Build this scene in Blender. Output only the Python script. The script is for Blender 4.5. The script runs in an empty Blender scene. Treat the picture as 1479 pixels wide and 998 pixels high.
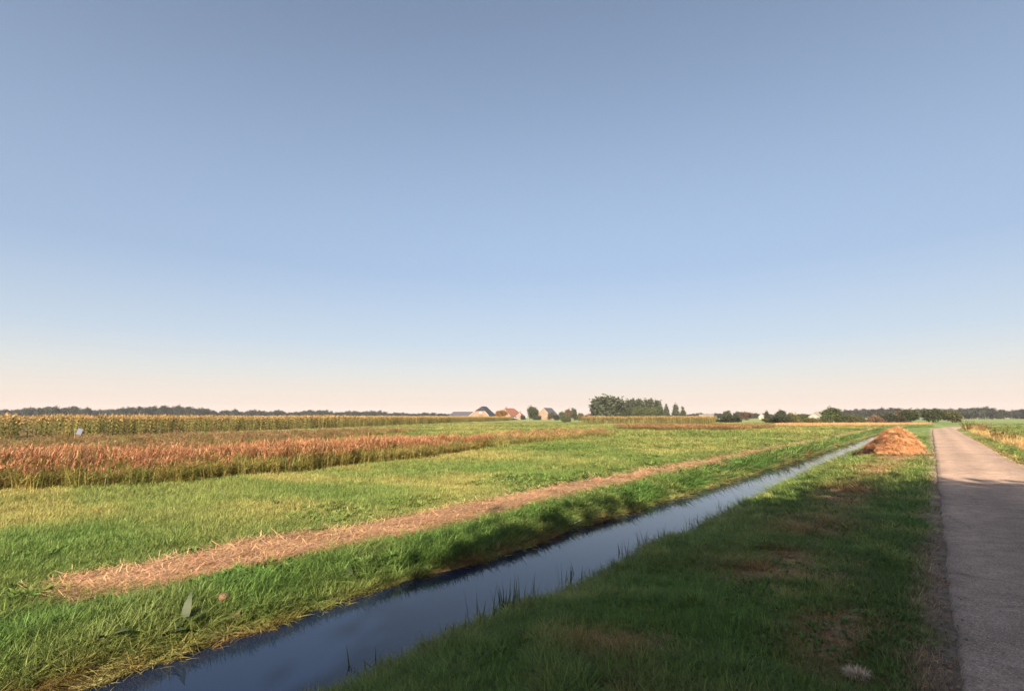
import bpy, bmesh, math, random
import numpy as np
from mathutils import Vector, Matrix
R = math.radians
rng = np.random.default_rng(7)
random.seed(7)
C = bpy.context.scene.collection
SC = bpy.context.scene

# ------------------------------------------------------------------ camera
CAM_H = 1.9; F_PX = 740.0; CXP, CYP = 739.5, 499.0; HOR = 602.0
PITCH = math.atan((HOR - CYP) / F_PX); YAW = R(38.976)     # road runs along +Y, the view is turned to its left
cam = bpy.data.cameras.new('camera'); camo = bpy.data.objects.new('camera', cam); C.objects.link(camo)
cam.sensor_width = 36.0; cam.lens = 36.0 * F_PX / 1479.0; cam.clip_end = 12000; cam.clip_start = 0.05
camo.location = (0, 0, CAM_H); camo.rotation_euler = (R(90) + PITCH, 0, YAW)
SC.camera = camo

# ------------------------------------------------------------------ sky, sun, exposure
SUN_EL = R(27.0); SUN_AZ = R(27.0)         # light travels 27 degrees left of the road, from behind the viewer
sun_dir = Vector((math.sin(SUN_AZ) * math.cos(SUN_EL), -math.cos(SUN_AZ) * math.cos(SUN_EL), math.sin(SUN_EL)))
W = bpy.data.worlds.new('World'); SC.world = W; W.use_nodes = True
wn = W.node_tree.nodes; wl = W.node_tree.links
bg = wn['Background']
sky = wn.new('ShaderNodeTexSky'); sky.sky_type = 'NISHITA'; sky.sun_disc = False
sky.sun_elevation = SUN_EL; sky.sun_rotation = math.atan2(sun_dir.x, sun_dir.y)
sky.air_density = 1.0; sky.dust_density = 2.5; sky.ozone_density = 1.2; sky.altitude = 0
bg.inputs['Strength'].default_value = 0.055
hsv = wn.new('ShaderNodeHueSaturation'); hsv.inputs['Saturation'].default_value = 0.86; hsv.inputs['Value'].default_value = 1.12
wcl = wn.new('ShaderNodeGamma'); wcl.inputs[1].default_value = 0.94
wl.new(sky.outputs[0], wcl.inputs[0]); wl.new(wcl.outputs[0], hsv.inputs['Color'])
# pale warm haze lying round the whole horizon
wtc = wn.new('ShaderNodeTexCoord'); wsx = wn.new('ShaderNodeSeparateXYZ'); wl.new(wtc.outputs['Generated'], wsx.inputs[0])
wcr = wn.new('ShaderNodeValToRGB'); wl.new(wsx.outputs['Z'], wcr.inputs[0]); wcr.color_ramp.interpolation = 'B_SPLINE'
for i, (p_, v_) in enumerate(((0.0, .97), (.056, .93), (.137, .85), (.27, .60), (.45, .25), (.64, 0.0))):
    e_ = wcr.color_ramp.elements[i] if i < 2 else wcr.color_ramp.elements.new(p_)
    e_.position = p_; e_.color = (v_, v_, v_, 1)
wc2 = wn.new('ShaderNodeValToRGB'); wl.new(wsx.outputs['Z'], wc2.inputs[0])
for i, (p_, v_) in enumerate(((0.0, (.55, .425, .355)), (.045, (.52, .455, .405)), (.085, (.44, .45, .445)), (.137, (.345, .40, .465)), (.27, (.225, .30, .425)))):
    e_ = wc2.color_ramp.elements[i] if i < 2 else wc2.color_ramp.elements.new(p_)
    e_.position = p_; e_.color = (*v_, 1)
wsc = wn.new('ShaderNodeVectorMath'); wsc.operation = 'SCALE'; wsc.inputs['Scale'].default_value = 10.0; wl.new(wc2.outputs[0], wsc.inputs[0])
wmx = wn.new('ShaderNodeMix'); wmx.data_type = 'RGBA'; wl.new(wcr.outputs[0], wmx.inputs[0]); wl.new(hsv.outputs[0], wmx.inputs[6]); wl.new(wsc.outputs[0], wmx.inputs[7])
wl.new(wmx.outputs[2], bg.inputs['Color'])
sl = bpy.data.lights.new('sun', 'SUN'); sl.energy = 5.0; sl.angle = R(0.6); sl.color = (1.0, 0.83, 0.63)
so = bpy.data.objects.new('sun', sl); C.objects.link(so)
so.rotation_euler = sun_dir.to_track_quat('Z', 'Y').to_euler(); so.location = (20, -30, 40)
SC.view_settings.view_transform = 'Standard'; SC.view_settings.look = 'None'
SC.view_settings.gamma = 1.0; SC.view_settings.exposure = 1.65
SC.render.engine = 'CYCLES'
SC.cycles.use_denoising = True; SC.cycles.max_bounces = 6; SC.cycles.diffuse_bounces = 3
SC.cycles.transparent_max_bounces = 8; SC.cycles.caustics_reflective = False; SC.cycles.caustics_refractive = False

# ------------------------------------------------------------------ helpers: pixels of the photograph to places
_cp, _sp, _cy, _sy = math.cos(PITCH), math.sin(PITCH), math.cos(YAW), math.sin(YAW)
FWD = np.array([-_sy, _cy]); RGT = np.array([_cy, _sy])
def ground(px, py, z=0.0):
    """where the line of sight through a pixel meets the level z"""
    f = F_PX * _cp + (py - CYP) * _sp; up = F_PX * _sp - (py - CYP) * _cp; r = px - CXP
    k = (z - CAM_H) / up
    p = (RGT * r + FWD * f) * k
    return float(p[0]), float(p[1])
def at_depth(px, d):
    """ground place seen in column px, d metres ahead of the camera"""
    f = F_PX / _cp
    p = RGT * ((px - CXP) / f * d) + FWD * d
    return float(p[0]), float(p[1])
def height_at(py, d):
    return CAM_H + (HOR - py) / (F_PX / _cp) * d
def depth_of(x, y): return x * FWD[0] + y * FWD[1]

# ------------------------------------------------------------------ helpers: noise
def _hash(ix, iy, s):
    n = (ix.astype(np.int64) * 374761393 + iy.astype(np.int64) * 668265263 + s * 974634777) & 0xffffffff
    n = ((n ^ (n >> 13)) * 1274126177) & 0xffffffff
    return ((n ^ (n >> 16)) & 0xffff) / 65535.0
def vnoise(x, y, s=0):
    x = np.asarray(x, float); y = np.asarray(y, float)
    ix = np.floor(x); iy = np.floor(y); fx = x - ix; fy = y - iy
    fx = fx * fx * (3 - 2 * fx); fy = fy * fy * (3 - 2 * fy)
    a = _hash(ix, iy, s); b = _hash(ix + 1, iy, s); c = _hash(ix, iy + 1, s); d = _hash(ix + 1, iy + 1, s)
    return (a + (b - a) * fx) * (1 - fy) + (c + (d - c) * fx) * fy
def fbm(x, y, s=0, o=3):
    t = 0; a = 0.5; n = 0
    for i in range(o):
        t = t + a * vnoise(np.asarray(x) * 2 ** i, np.asarray(y) * 2 ** i, s + i * 17); n += a; a *= 0.5
    return t / n
def sstep(a, b, x):
    t = np.clip((np.asarray(x, float) - a) / (b - a), 0, 1); return t * t * (3 - 2 * t)
def mix(a, b, t):
    t = np.asarray(t)[..., None]; return np.asarray(a) * (1 - t) + np.asarray(b) * t
def in_poly(x, y, poly):
    x = np.asarray(x); y = np.asarray(y); r = np.zeros(x.shape, bool); j = len(poly) - 1
    for i in range(len(poly)):
        xi, yi = poly[i]; xj, yj = poly[j]
        if yi != yj:
            r ^= ((yi > y) != (yj > y)) & (x < (xj - xi) * (y - yi) / (yj - yi) + xi)
        j = i
    return r
def line_dist(x, y, pts):
    best = np.full(np.shape(x), 1e9)
    for (ax, ay), (bx, by) in zip(pts[:-1], pts[1:]):
        dx, dy = bx - ax, by - ay
        t = np.clip(((x - ax) * dx + (y - ay) * dy) / (dx * dx + dy * dy), 0, 1)
        best = np.minimum(best, np.hypot(x - ax - t * dx, y - ay - t * dy))
    return best

# ------------------------------------------------------------------ helpers: materials
def new_mat(name):
    m = bpy.data.materials.new(name); m.use_nodes = True
    nt = m.node_tree; return m, nt, nt.nodes, nt.links, nt.nodes['Principled BSDF']
def plain(name, col, rough=0.8, var=0.25, scale=6.0, bump=0.0, spec=0.3):
    m, nt, N, L, b = new_mat(name)
    tc = N.new('ShaderNodeTexCoord'); nz = N.new('ShaderNodeTexNoise'); nz.inputs['Scale'].default_value = scale
    nz.inputs['Detail'].default_value = 6; L.new(tc.outputs['Object'], nz.inputs['Vector'])
    mr = N.new('ShaderNodeMapRange'); mr.inputs[1].default_value = 0.25; mr.inputs[2].default_value = 0.75
    mr.inputs[3].default_value = 1 - var; mr.inputs[4].default_value = 1 + var; L.new(nz.outputs[0], mr.inputs[0])
    mx = N.new('ShaderNodeVectorMath'); mx.operation = 'SCALE'; mx.inputs[0].default_value = [q * .66 for q in col[:3]]
    L.new(mr.outputs[0], mx.inputs['Scale']); L.new(mx.outputs[0], b.inputs['Base Color'])
    b.inputs['Roughness'].default_value = rough; b.inputs['Specular IOR Level'].default_value = spec
    if bump:
        bp = N.new('ShaderNodeBump'); bp.inputs['Strength'].default_value = bump; bp.inputs['Distance'].default_value = 0.05
        L.new(nz.outputs[0], bp.inputs['Height']); L.new(bp.outputs[0], b.inputs['Normal'])
    return m
def leafy(name, instancer=True, col=(0.1, 0.14, 0.04), tip=(1.25, 1.15, 0.9), base=(0.95, 0.9, 0.8), rough=0.55, trans=0.42, tipamt=1.0):
    """blades and leaves: own colour, a tint for each plant, and light coming through"""
    m, nt, N, L, b = new_mat(name)
    at = N.new('ShaderNodeAttribute'); at.attribute_name = 'tint'; at.attribute_type = 'INSTANCER' if instancer else 'GEOMETRY'
    hh = N.new('ShaderNodeAttribute'); hh.attribute_name = 'lh'; hh.attribute_type = 'GEOMETRY'
    rr = N.new('ShaderNodeAttribute'); rr.attribute_name = 'lr'; rr.attribute_type = 'GEOMETRY'
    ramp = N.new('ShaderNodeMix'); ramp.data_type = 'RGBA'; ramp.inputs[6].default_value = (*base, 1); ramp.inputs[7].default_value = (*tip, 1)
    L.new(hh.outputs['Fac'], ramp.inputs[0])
    v1 = N.new('ShaderNodeVectorMath'); v1.operation = 'MULTIPLY'
    if instancer is None: v1.inputs[0].default_value = [q * .62 for q in col]
    else: L.new(at.outputs['Vector'], v1.inputs[0])
    L.new(ramp.outputs[2], v1.inputs[1])
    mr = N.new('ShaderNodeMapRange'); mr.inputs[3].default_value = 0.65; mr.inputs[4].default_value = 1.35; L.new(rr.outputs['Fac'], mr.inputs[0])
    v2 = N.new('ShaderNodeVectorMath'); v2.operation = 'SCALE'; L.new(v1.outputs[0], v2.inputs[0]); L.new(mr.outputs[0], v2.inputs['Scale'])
    L.new(v2.outputs[0], b.inputs['Base Color'])
    b.inputs['Roughness'].default_value = rough; b.inputs['Specular IOR Level'].default_value = 0.25
    tr = N.new('ShaderNodeBsdfTranslucent'); L.new(v2.outputs[0], tr.inputs['Color'])
    ms = N.new('ShaderNodeMixShader'); ms.inputs[0].default_value = trans
    L.new(b.outputs[0], ms.inputs[1]); L.new(tr.outputs[0], ms.inputs[2]); L.new(ms.outputs[0], N['Material Output'].inputs[0])
    return m

# ------------------------------------------------------------------ helpers: meshes and objects
class MB:
    """collects vertices, faces and per-vertex lh (0 root, 1 tip) and lr (random of the leaf)"""
    def __init__(s): s.v = []; s.f = []; s.h = []; s.r = []
    def add(s, vs, fs, hs=None, r=0.5):
        o = len(s.v); s.v += [tuple(v) for v in vs]; s.f += [tuple(i + o for i in f) for f in fs]
        s.h += list(hs) if hs is not None else [0.5] * len(vs); s.r += [r] * len(vs)
    def box(s, c, d, rot=0.0):
        x, y, z = d[0] / 2, d[1] / 2, d[2] / 2; cr, sr = math.cos(rot), math.sin(rot)
        vs = []
        for dz in (-z, z):
            for dx, dy in ((-x, -y), (x, -y), (x, y), (-x, y)):
                vs.append((c[0] + dx * cr - dy * sr, c[1] + dx * sr + dy * cr, c[2] + dz))
        s.add(vs, [(3, 2, 1, 0), (4, 5, 6, 7), (0, 1, 5, 4), (1, 2, 6, 5), (2, 3, 7, 6), (3, 0, 4, 7)])
    def tube(s, pts, rad, n=6):
        pts = [Vector(p) for p in pts]; vs = []
        for i, p in enumerate(pts):
            d = (pts[min(i + 1, len(pts) - 1)] - pts[max(i - 1, 0)]).normalized()
            a = d.orthogonal().normalized(); b = d.cross(a)
            for k in range(n):
                t = 2 * math.pi * k / n; vs.append(p + (a * math.cos(t) + b * math.sin(t)) * rad[i])
        fs = []
        for i in range(len(pts) - 1):
            for k in range(n):
                fs.append((i * n + k, i * n + (k + 1) % n, (i + 1) * n + (k + 1) % n, (i + 1) * n + k))
        fs.append(tuple(range(n))[::-1]); fs.append(tuple(range((len(pts) - 1) * n, len(pts) * n)))
        s.add(vs, fs)
    def blade(s, root, az, length, width, lean=0.3, bend=0.6, segs=3, r=None, twist=0.0, taper=1.0):
        """one bent strip: leaf, grass blade or straw"""
        r = random.random() if r is None else r
        d = Vector((math.cos(az), math.sin(az), 0)); w = Vector((-math.sin(az), math.cos(az), 0))
        p = Vector(root); vs = []; hs = []; ang = lean
        for i in range(segs + 1):
            t = i / segs; wd = width * (1 - t ** 1.6 * taper) * (0.75 + 0.5 * math.sin(math.pi * min(t + 0.15, 1)))
            ww = w * math.cos(twist * t) + Vector((0, 0, 1)) * math.sin(twist * t)
            if i == segs and taper >= 1: vs.append(p.copy()); hs.append(1)
            else: vs += [p - ww * wd / 2, p + ww * wd / 2]; hs += [t, t]
            ang += bend / segs
            p = p + (d * math.sin(ang) + Vector((0, 0, 1)) * math.cos(ang)) * (length / segs)
        fs = []
        for i in range(segs):
            a = 2 * i
            if i == segs - 1 and taper >= 1: fs.append((a, a + 1, a + 2))
            else: fs.append((a, a + 1, a + 3, a + 2))
        s.add(vs, fs, hs, r)
    def mesh(s, name, mat, smooth=False):
        me = bpy.data.meshes.new(name); me.from_pydata(s.v, [], s.f)
        a = me.attributes.new('lh', 'FLOAT', 'POINT'); a.data.foreach_set('value', np.array(s.h, np.float32))
        a = me.attributes.new('lr', 'FLOAT', 'POINT'); a.data.foreach_set('value', np.array(s.r, np.float32))
        me.materials.append(mat)
        if smooth: me.polygons.foreach_set('use_smooth', [True] * len(me.polygons))
        me.update(); return me
    def build(s, name, mat, parent=None, smooth=False): return link(name, s.mesh(name, mat, smooth), parent)
def link(name, me, parent=None):
    o = bpy.data.objects.new(name, me); C.objects.link(o); o.parent = parent; return o
def tag(o, label=None, cat=None, group=None, kind=None):
    for k, v in (('label', label), ('category', cat), ('group', group), ('kind', kind)):
        if v: o[k] = v
    return o
def empty(name, loc, rz=0.0, s=1.0):
    o = bpy.data.objects.new(name, None); C.objects.link(o); o.location = loc; o.rotation_euler = (0, 0, rz)
    o.scale = (s, s, s) if not hasattr(s, '__len__') else s; o.empty_display_size = 0.2; return o

_SRC = bpy.data.collections.new('plant_sources')      # not linked to the scene: only read by the scatters
def source(meshes, name):
    col = bpy.data.collections.new(name)
    for i, me in enumerate(meshes):
        o = bpy.data.objects.new('%s_%02d' % (name, i), me); col.objects.link(o)
    return col
ALB = 0.82
def scatter(name, pts, rot, scl, tint, col, nvar, parent=None, label=None, cat=None):
    n = len(pts); me = bpy.data.meshes.new(name); me.vertices.add(n)
    me.vertices.foreach_set('co', np.asarray(pts, np.float32).ravel())
    for nm, arr in (('rot', rot), ('scl', scl), ('tint', np.asarray(tint) * ALB)):
        a = me.attributes.new(nm, 'FLOAT_VECTOR', 'POINT'); a.data.foreach_set('vector', np.ascontiguousarray(arr, np.float32).ravel())
    a = me.attributes.new('pick', 'INT', 'POINT'); a.data.foreach_set('value', rng.integers(0, nvar, n).astype(np.int32))
    me.update(); o = link(name, me, parent)
    g = bpy.data.node_groups.new(name + '_scatter', 'GeometryNodeTree')
    g.interface.new_socket('Geometry', in_out='INPUT', socket_type='NodeSocketGeometry')
    g.interface.new_socket('Geometry', in_out='OUTPUT', socket_type='NodeSocketGeometry')
    N = g.nodes; L = g.links
    gi = N.new('NodeGroupInput'); go = N.new('NodeGroupOutput'); iop = N.new('GeometryNodeInstanceOnPoints')
    ci = N.new('GeometryNodeCollectionInfo'); ci.inputs['Collection'].default_value = col
    ci.inputs['Separate Children'].default_value = True; ci.inputs['Reset Children'].default_value = True
    def na(nm, t):
        x = N.new('GeometryNodeInputNamedAttribute'); x.data_type = t; x.inputs[0].default_value = nm; return x.outputs[0]
    m2p = N.new('GeometryNodeMeshToPoints')
    L.new(gi.outputs[0], m2p.inputs['Mesh']); L.new(m2p.outputs[0], iop.inputs['Points']); L.new(ci.outputs[0], iop.inputs['Instance'])
    iop.inputs['Pick Instance'].default_value = True
    L.new(na('pick', 'INT'), iop.inputs['Instance Index'])
    e2r = N.new('FunctionNodeEulerToRotation'); L.new(na('rot', 'FLOAT_VECTOR'), e2r.inputs[0]); L.new(e2r.outputs[0], iop.inputs['Rotation'])
    L.new(na('scl', 'FLOAT_VECTOR'), iop.inputs['Scale']); L.new(iop.outputs[0], go.inputs[0])
    md = o.modifiers.new('scatter', 'NODES'); md.node_group = g
    tag(o, label, cat, kind='stuff'); return o

# ------------------------------------------------------------------ the lie of the land
WATER_Z = -0.26
_prof = np.array([(-4000, 0), (-60, 0.0), (-24, 0.02), (-12, 0.03), (-7.9, 0.02), (-6.9, 0.0), (-6.3, -0.03), (-5.95, -0.08), (-5.62, -0.19),
                  (-5.49, -0.27), (-5.3, -0.45), (-4.8, -0.62), (-4.2, -0.48), (-3.8, -0.27), (-3.4, -0.19), (-2.9, -0.11), (-2.2, -0.04), (-0.3, 0.02),
                  (-0.05, 0.0), (0.1, -0.05), (2.6, -0.05), (2.75, 0.0), (4.2, -0.02), (5.0, -0.25), (6.2, -0.3), (7.2, 0.0), (4000, 0)])
def land(x, y):
    x = np.asarray(x, float); y = np.asarray(y, float)
    wob = (fbm(y * 0.45, x * 0 + 3.3, 5) - 0.5) * 0.35 * np.exp(-np.minimum(abs(x + 5), 4) ** 2 / 5)
    z = np.interp(x + wob, _prof[:, 0], _prof[:, 1])
    fade = sstep(125, 112, y)
    z = np.where((x < -2.6) & (x > -7.5), z * fade, z)
    z = np.where(x > 2.75, z * sstep(110, 90, y), z)
    near = np.exp(-(np.hypot(x, y) / 60) ** 2)
    inroad = sstep(-0.6, -0.1, x) * sstep(3.4, 2.8, x)
    z = z + (fbm(x * 0.7, y * 0.7, 11) - 0.5) * 0.12 * near * (1 - inroad) + (fbm(x * 3, y * 3, 13) - 0.5) * 0.04 * near * (1 - inroad)
    far = sstep(100, 118, y)
    z = z - 0.05 * far * (line_dist(x, y, ROAD) < 2.2)
    return z
ROAD = [(1.33, -30), (1.33, -2), (1.33, 28), (1.33, 40), (1.33, 90), (1.5, 105), (2.6, 120), (5.5, 135), (11, 148), (20, 160), (42, 178), (100, 212), (260, 280)]

# patches on the ground read off the photograph
def gp(*pix): return [ground(*p) for p in pix]
REED = gp((-60, 716), (80, 708), (190, 702), (300, 696), (420, 686), (530, 673), (610, 664), (690, 652), (705, 646), (610, 655), (530, 662), (420, 672), (300, 682), (190, 687), (80, 692), (-60, 698))
REED_B = gp((690, 652), (740, 646), (800, 640), (850, 635), (885, 630), (880, 624), (800, 626), (740, 630), (700, 638))
REED_C = gp((893, 621), (960, 623), (1060, 623), (1110, 620), (1120, 616.5), (1060, 617), (960, 617), (893, 617))
WEED = gp((-80, 670), (100, 664), (250, 655), (380, 647), (470, 638), (560, 630), (600, 624), (520, 624), (400, 628), (250, 633), (100, 640), (-80, 646))
MAIZE = gp((-120, 646), (0, 641), (250, 629), (500, 618.5), (600, 613.5), (680, 609.5), (740, 607.4)) + [at_depth(730, 345), at_depth(300, 230), at_depth(-140, 120)]
MAIZE_B = [at_depth(852, 139), at_depth(1018, 137), at_depth(1034, 150), at_depth(1034, 172), at_depth(846, 176), at_depth(832, 160)]
PALE = gp((1120, 615.4), (1190, 615.6), (1262, 615), (1345, 613.2), (1345, 611.6), (1250, 612), (1120, 612.4))
TRACK = gp((430, 632), (520, 625.2), (600, 620.4), (700, 615.4), (790, 611.5))
STRAW_X = (-7.85, -6.9)
HEAP = (-1.68, 34.4)

GREEN = np.array((0.13, 0.215, 0.060)); LIGHT = np.array((0.275, 0.325, 0.125)); YELLOW = np.array((0.42, 0.385, 0.16))
LUSH = np.array((0.11, 0.235, 0.062)); STRAW = np.array((0.58, 0.375, 0.22)); EARTH = np.array((0.23, 0.125, 0.065)); RUST = np.array((0.40, 0.19, 0.08))
def path_w(x, y):
    w = (fbm(y * 0.5, x * 0.5, 31) - 0.5) * 0.5
    a = sstep(STRAW_X[0] - 0.18, STRAW_X[0] + 0.15, x + w) * sstep(STRAW_X[1] + 0.15, STRAW_X[1] - 0.12, x + w * 0.6)
    a = a * sstep(130, 95, y) * sstep(1.3, 2.0, y + (fbm(x * 2, y * 2, 8) - .5) * 1.2)
    return a * np.clip(0.75 + 1.2 * (fbm(x * 1.3, y * 0.6, 37) - 0.25), 0, 1)
def verge_dry(x, y):
    """worn, mown-off patches down the middle of the verge, in front of the heap"""
    n = fbm(x * 1.1, y * 0.45, 41)
    band = np.exp(-((x + 1.55 + 0.25 * np.sin(y * 0.35)) / 0.75) ** 2)
    far = sstep(14, 21, y) * sstep(40, 33, y)
    d = band * (0.3 * sstep(0.5, 0.7, n) + far * (0.1 + 0.6 * sstep(0.42, 0.65, n)))
    for cx, cy, rx, ry, a in ((-1.75, 15.8, 0.65, 2.0, 1.0), (-1.85, 10.8, 0.55, 1.2, 1.0), (-1.7, 7.6, .6, .9, .85), (-.8, 5.5, .35, .8, .7), (-2.3, 4.2, .45, .4, .7), (-1.5, 3.4, .4, .5, .6), (-1.7, 24, 0.7, 3.5, 0.8), (-1.5, 31.0, 1.0, 2.0, 0.8)):
        d = np.maximum(d, a * np.exp(-((x - cx) / rx) ** 2 - ((y - cy) / ry) ** 2) * (0.35 + 1.0 * sstep(0.3, 0.6, fbm(x * 2.5, y * 2.5, 43))))
    return np.clip(d, 0, 1) * (x < 0) * (x > -4)
def tint(x, y):
    x = np.asarray(x, float); y = np.asarray(y, float); d = depth_of(x, y)
    n1 = fbm(x * 0.12, y * 0.12, 51); n2 = fbm(x * 0.55, y * 0.55, 57); n3 = fbm(x * 2.1, y * 2.1, 61)
    c = mix(GREEN, LIGHT, sstep(0.25, 0.7, 0.5 * n1 + 0.35 * n2 + 0.15 * n3))
    mead = sstep(-8.0, -9.5, x)
    c = mix(c, mix(LIGHT, YELLOW, sstep(0.4, 0.7, n2 * .6 + n1 * .4)), mead * np.clip(0.15 + 1.0 * sstep(0.4, 0.62, n1), 0, 1) * 0.55)
    # band of yellower grass in front of the reeds
    rl = line_dist(x, y, [REED[i] for i in range(8)])
    c = mix(c, YELLOW * 0.95, mead * sstep(4.5, 0.6, rl) * 0.75)
    c = mix(c, LUSH, sstep(0.45, 0.65, fbm(x * 0.2 + 9, y * 0.5, 71)) * mead * sstep(60, 20, d) * 0.55)
    bank = sstep(-7.0, -6.6, x) * sstep(-5.3, -5.5, x) * sstep(112, 100, y)
    c = mix(c, mix(LUSH, LIGHT, sstep(0.4, 0.7, n2) * 0.6), bank * 0.85)
    wl_ = np.exp(-((x + 5.5) / 0.13) ** 2) * sstep(115, 100, y)
    c = mix(c, mix(YELLOW * 0.9, EARTH * 1.3, sstep(0.4, 0.6, n3)), wl_ * 0.85)
    vg = sstep(-3.9, -3.4, x) * (x < 0.2)
    c = mix(c, mix(mix(GREEN * .95, LUSH * 1.1, sstep(.4, .6, n2)), LIGHT * 1.3, sstep(.46, .72, .5 * fbm(x * 1.4 + 7, y * 1.4, 79) + .5 * n3)), vg * 0.75)
    c = mix(c, mix(STRAW * .8, EARTH * 1.7, sstep(.4, .65, n2)), verge_dry(x, y) * 0.9)
    c = mix(c, STRAW, path_w(x, y) * 0.95)
    edge = sstep(-0.36, -0.14, x + (fbm(y * 1.7, x, 73) - 0.5) * 0.35) * (x < 0.4) * (y < 116)
    c = mix(c, mix(np.array((.30, .215, .165)), np.array((.42, .32, .25)), n3), edge * 0.9)
    redge = sstep(3.05, 2.8, x) * (x > 1) * (y < 116)
    c = mix(c, STRAW * 0.7, redge * 0.6)
    # far land
    back = in_poly(x, y, WEED) * 1.0
    c = mix(c, EARTH * 1.2 + np.array((0.02, 0.04, 0)), back * 0.6)
    c = mix(c, STRAW * 1.05, in_poly(x, y, PALE) * 0.9)
    c = mix(c, STRAW * 1.0, sstep(1.4, 0.5, line_dist(x, y, TRACK)) * 0.85)
    c = mix(c, EARTH, (in_poly(x, y, MAIZE) | in_poly(x, y, MAIZE_B)) * 0.85)
    c = mix(c, YELLOW, in_poly(x, y, REED) * 0.6)
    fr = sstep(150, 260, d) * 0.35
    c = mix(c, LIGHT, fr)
    return np.clip(c, 0, 1)

# ------------------------------------------------------------------ ground
def axis(parts):
    out = []
    for a, b, s in parts: out += list(np.arange(a, b, s))
    return np.array(out)
xs = np.concatenate([-np.geomspace(1800, 45, 36), axis([(-44, -9, 0.7), (-9, -6.6, 0.16), (-6.6, -3.0, 0.07), (-3.0, 0.2, 0.13), (0.2, 2.6, 0.6), (2.6, 8, 0.16), (8, 40, 1.5)]), np.geomspace(41, 1800, 36)])
ys = np.concatenate([-np.geomspace(600, 13, 8), axis([(-12, 0, 0.8), (0, 26, 0.14), (26, 60, 0.4), (60, 130, 1.2), (130, 240, 4)]), np.geomspace(242, 1800, 36)])
XX, YY = np.meshgrid(xs, ys); ZZ = land(XX, YY)
nx, ny = len(xs), len(ys)
me = bpy.data.meshes.new('ground'); idx = np.arange(nx * ny).reshape(ny, nx)
fc = np.stack([idx[:-1, :-1], idx[:-1, 1:], idx[1:, 1:], idx[1:, :-1]], -1).reshape(-1, 4)
me.vertices.add(nx * ny); me.vertices.foreach_set('co', np.stack([XX, YY, ZZ], -1).astype(np.float32).ravel())
me.loops.add(fc.size); me.loops.foreach_set('vertex_index', fc.ravel().astype(np.int32))
me.polygons.add(len(fc)); me.polygons.foreach_set('loop_start', np.arange(0, fc.size, 4, dtype=np.int32))
me.update(calc_edges=True); me.polygons.foreach_set('use_smooth', np.ones(len(fc), bool))
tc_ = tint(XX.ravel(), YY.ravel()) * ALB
bed = ((XX.ravel() > -5.45) & (XX.ravel() < -3.95) & (YY.ravel() < 118))
tc_[bed] = (0.035, 0.03, 0.02)
a = me.attributes.new('tint', 'FLOAT_VECTOR', 'POINT'); a.data.foreach_set('vector', tc_.astype(np.float32).ravel())
m, nt, N, L, b = new_mat('turf_soil')
at = N.new('ShaderNodeAttribute'); at.attribute_name = 'tint'
geo = N.new('ShaderNodeNewGeometry')
n1 = N.new('ShaderNodeTexNoise'); n1.inputs['Scale'].default_value = 9; n1.inputs['Detail'].default_value = 8; n1.inputs['Roughness'].default_value = 0.7
n2 = N.new('ShaderNodeTexNoise'); n2.inputs['Scale'].default_value = 0.8; n2.inputs['Detail'].default_value = 5
L.new(geo.outputs['Position'], n1.inputs['Vector']); L.new(geo.outputs['Position'], n2.inputs['Vector'])
mr = N.new('ShaderNodeMapRange'); mr.inputs[1].default_value = .3; mr.inputs[2].default_value = .7; mr.inputs[3].default_value = 0.45; mr.inputs[4].default_value = 1.25
L.new(n1.outputs[0], mr.inputs[0])
mr2 = N.new('ShaderNodeMapRange'); mr2.inputs[1].default_value = .3; mr2.inputs[2].default_value = .7; mr2.inputs[3].default_value = 0.8; mr2.inputs[4].default_value = 1.15
L.new(n2.outputs[0], mr2.inputs[0])
mm = N.new('ShaderNodeMath'); mm.operation = 'MULTIPLY'; L.new(mr.outputs[0], mm.inputs[0]); L.new(mr2.outputs[0], mm.inputs[1])
vm = N.new('ShaderNodeVectorMath'); vm.operation = 'SCALE'; L.new(at.outputs['Vector'], vm.inputs[0]); L.new(mm.outputs[0], vm.inputs['Scale'])
L.new(vm.outputs[0], b.inputs['Base Color']); b.inputs['Roughness'].default_value = 0.95; b.inputs['Specular IOR Level'].default_value = 0.1
bp = N.new('ShaderNodeBump'); bp.inputs['Strength'].default_value = 0.8; bp.inputs['Distance'].default_value = 0.055
L.new(n1.outputs[0], bp.inputs['Height']); L.new(bp.outputs[0], b.inputs['Normal'])
me.materials.append(m); gobj = tag(link('ground', me), 'flat grassy polder land with a ditch cut through it', 'ground', kind='structure')

# ------------------------------------------------------------------ road
m, nt, N, L, b = new_mat('old_asphalt')
geo = N.new('ShaderNodeNewGeometry')
def noise(scale, det=4, rough=0.5):
    n = N.new('ShaderNodeTexNoise'); n.inputs['Scale'].default_value = scale; n.inputs['Detail'].default_value = det
    n.inputs['Roughness'].default_value = rough; L.new(geo.outputs['Position'], n.inputs['Vector']); return n
fine = noise(95, 3, .7); mid = noise(3.2, 5); big = noise(0.35, 4)
vor = N.new('ShaderNodeTexVoronoi'); vor.inputs['Scale'].default_value = 75; L.new(geo.outputs['Position'], vor.inputs['Vector'])
cr = N.new('ShaderNodeValToRGB'); L.new(fine.outputs[0], cr.inputs[0])
cr.color_ramp.elements[0].position = .3; cr.color_ramp.elements[0].color = (0.16, 0.112, 0.086, 1)
cr.color_ramp.elements[1].position = .72; cr.color_ramp.elements[1].color = (0.53, 0.385, 0.295, 1)
def mrange(src, a, b_, lo=.3, hi=.7):
    q = N.new('ShaderNodeMapRange'); q.inputs[1].default_value = lo; q.inputs[2].default_value = hi; q.inputs[3].default_value = a; q.inputs[4].default_value = b_
    L.new(src, q.inputs[0]); return q
q1 = mrange(mid.outputs[0], 0.78, 1.12); q2 = mrange(big.outputs[0], 0.78, 1.15)
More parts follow.
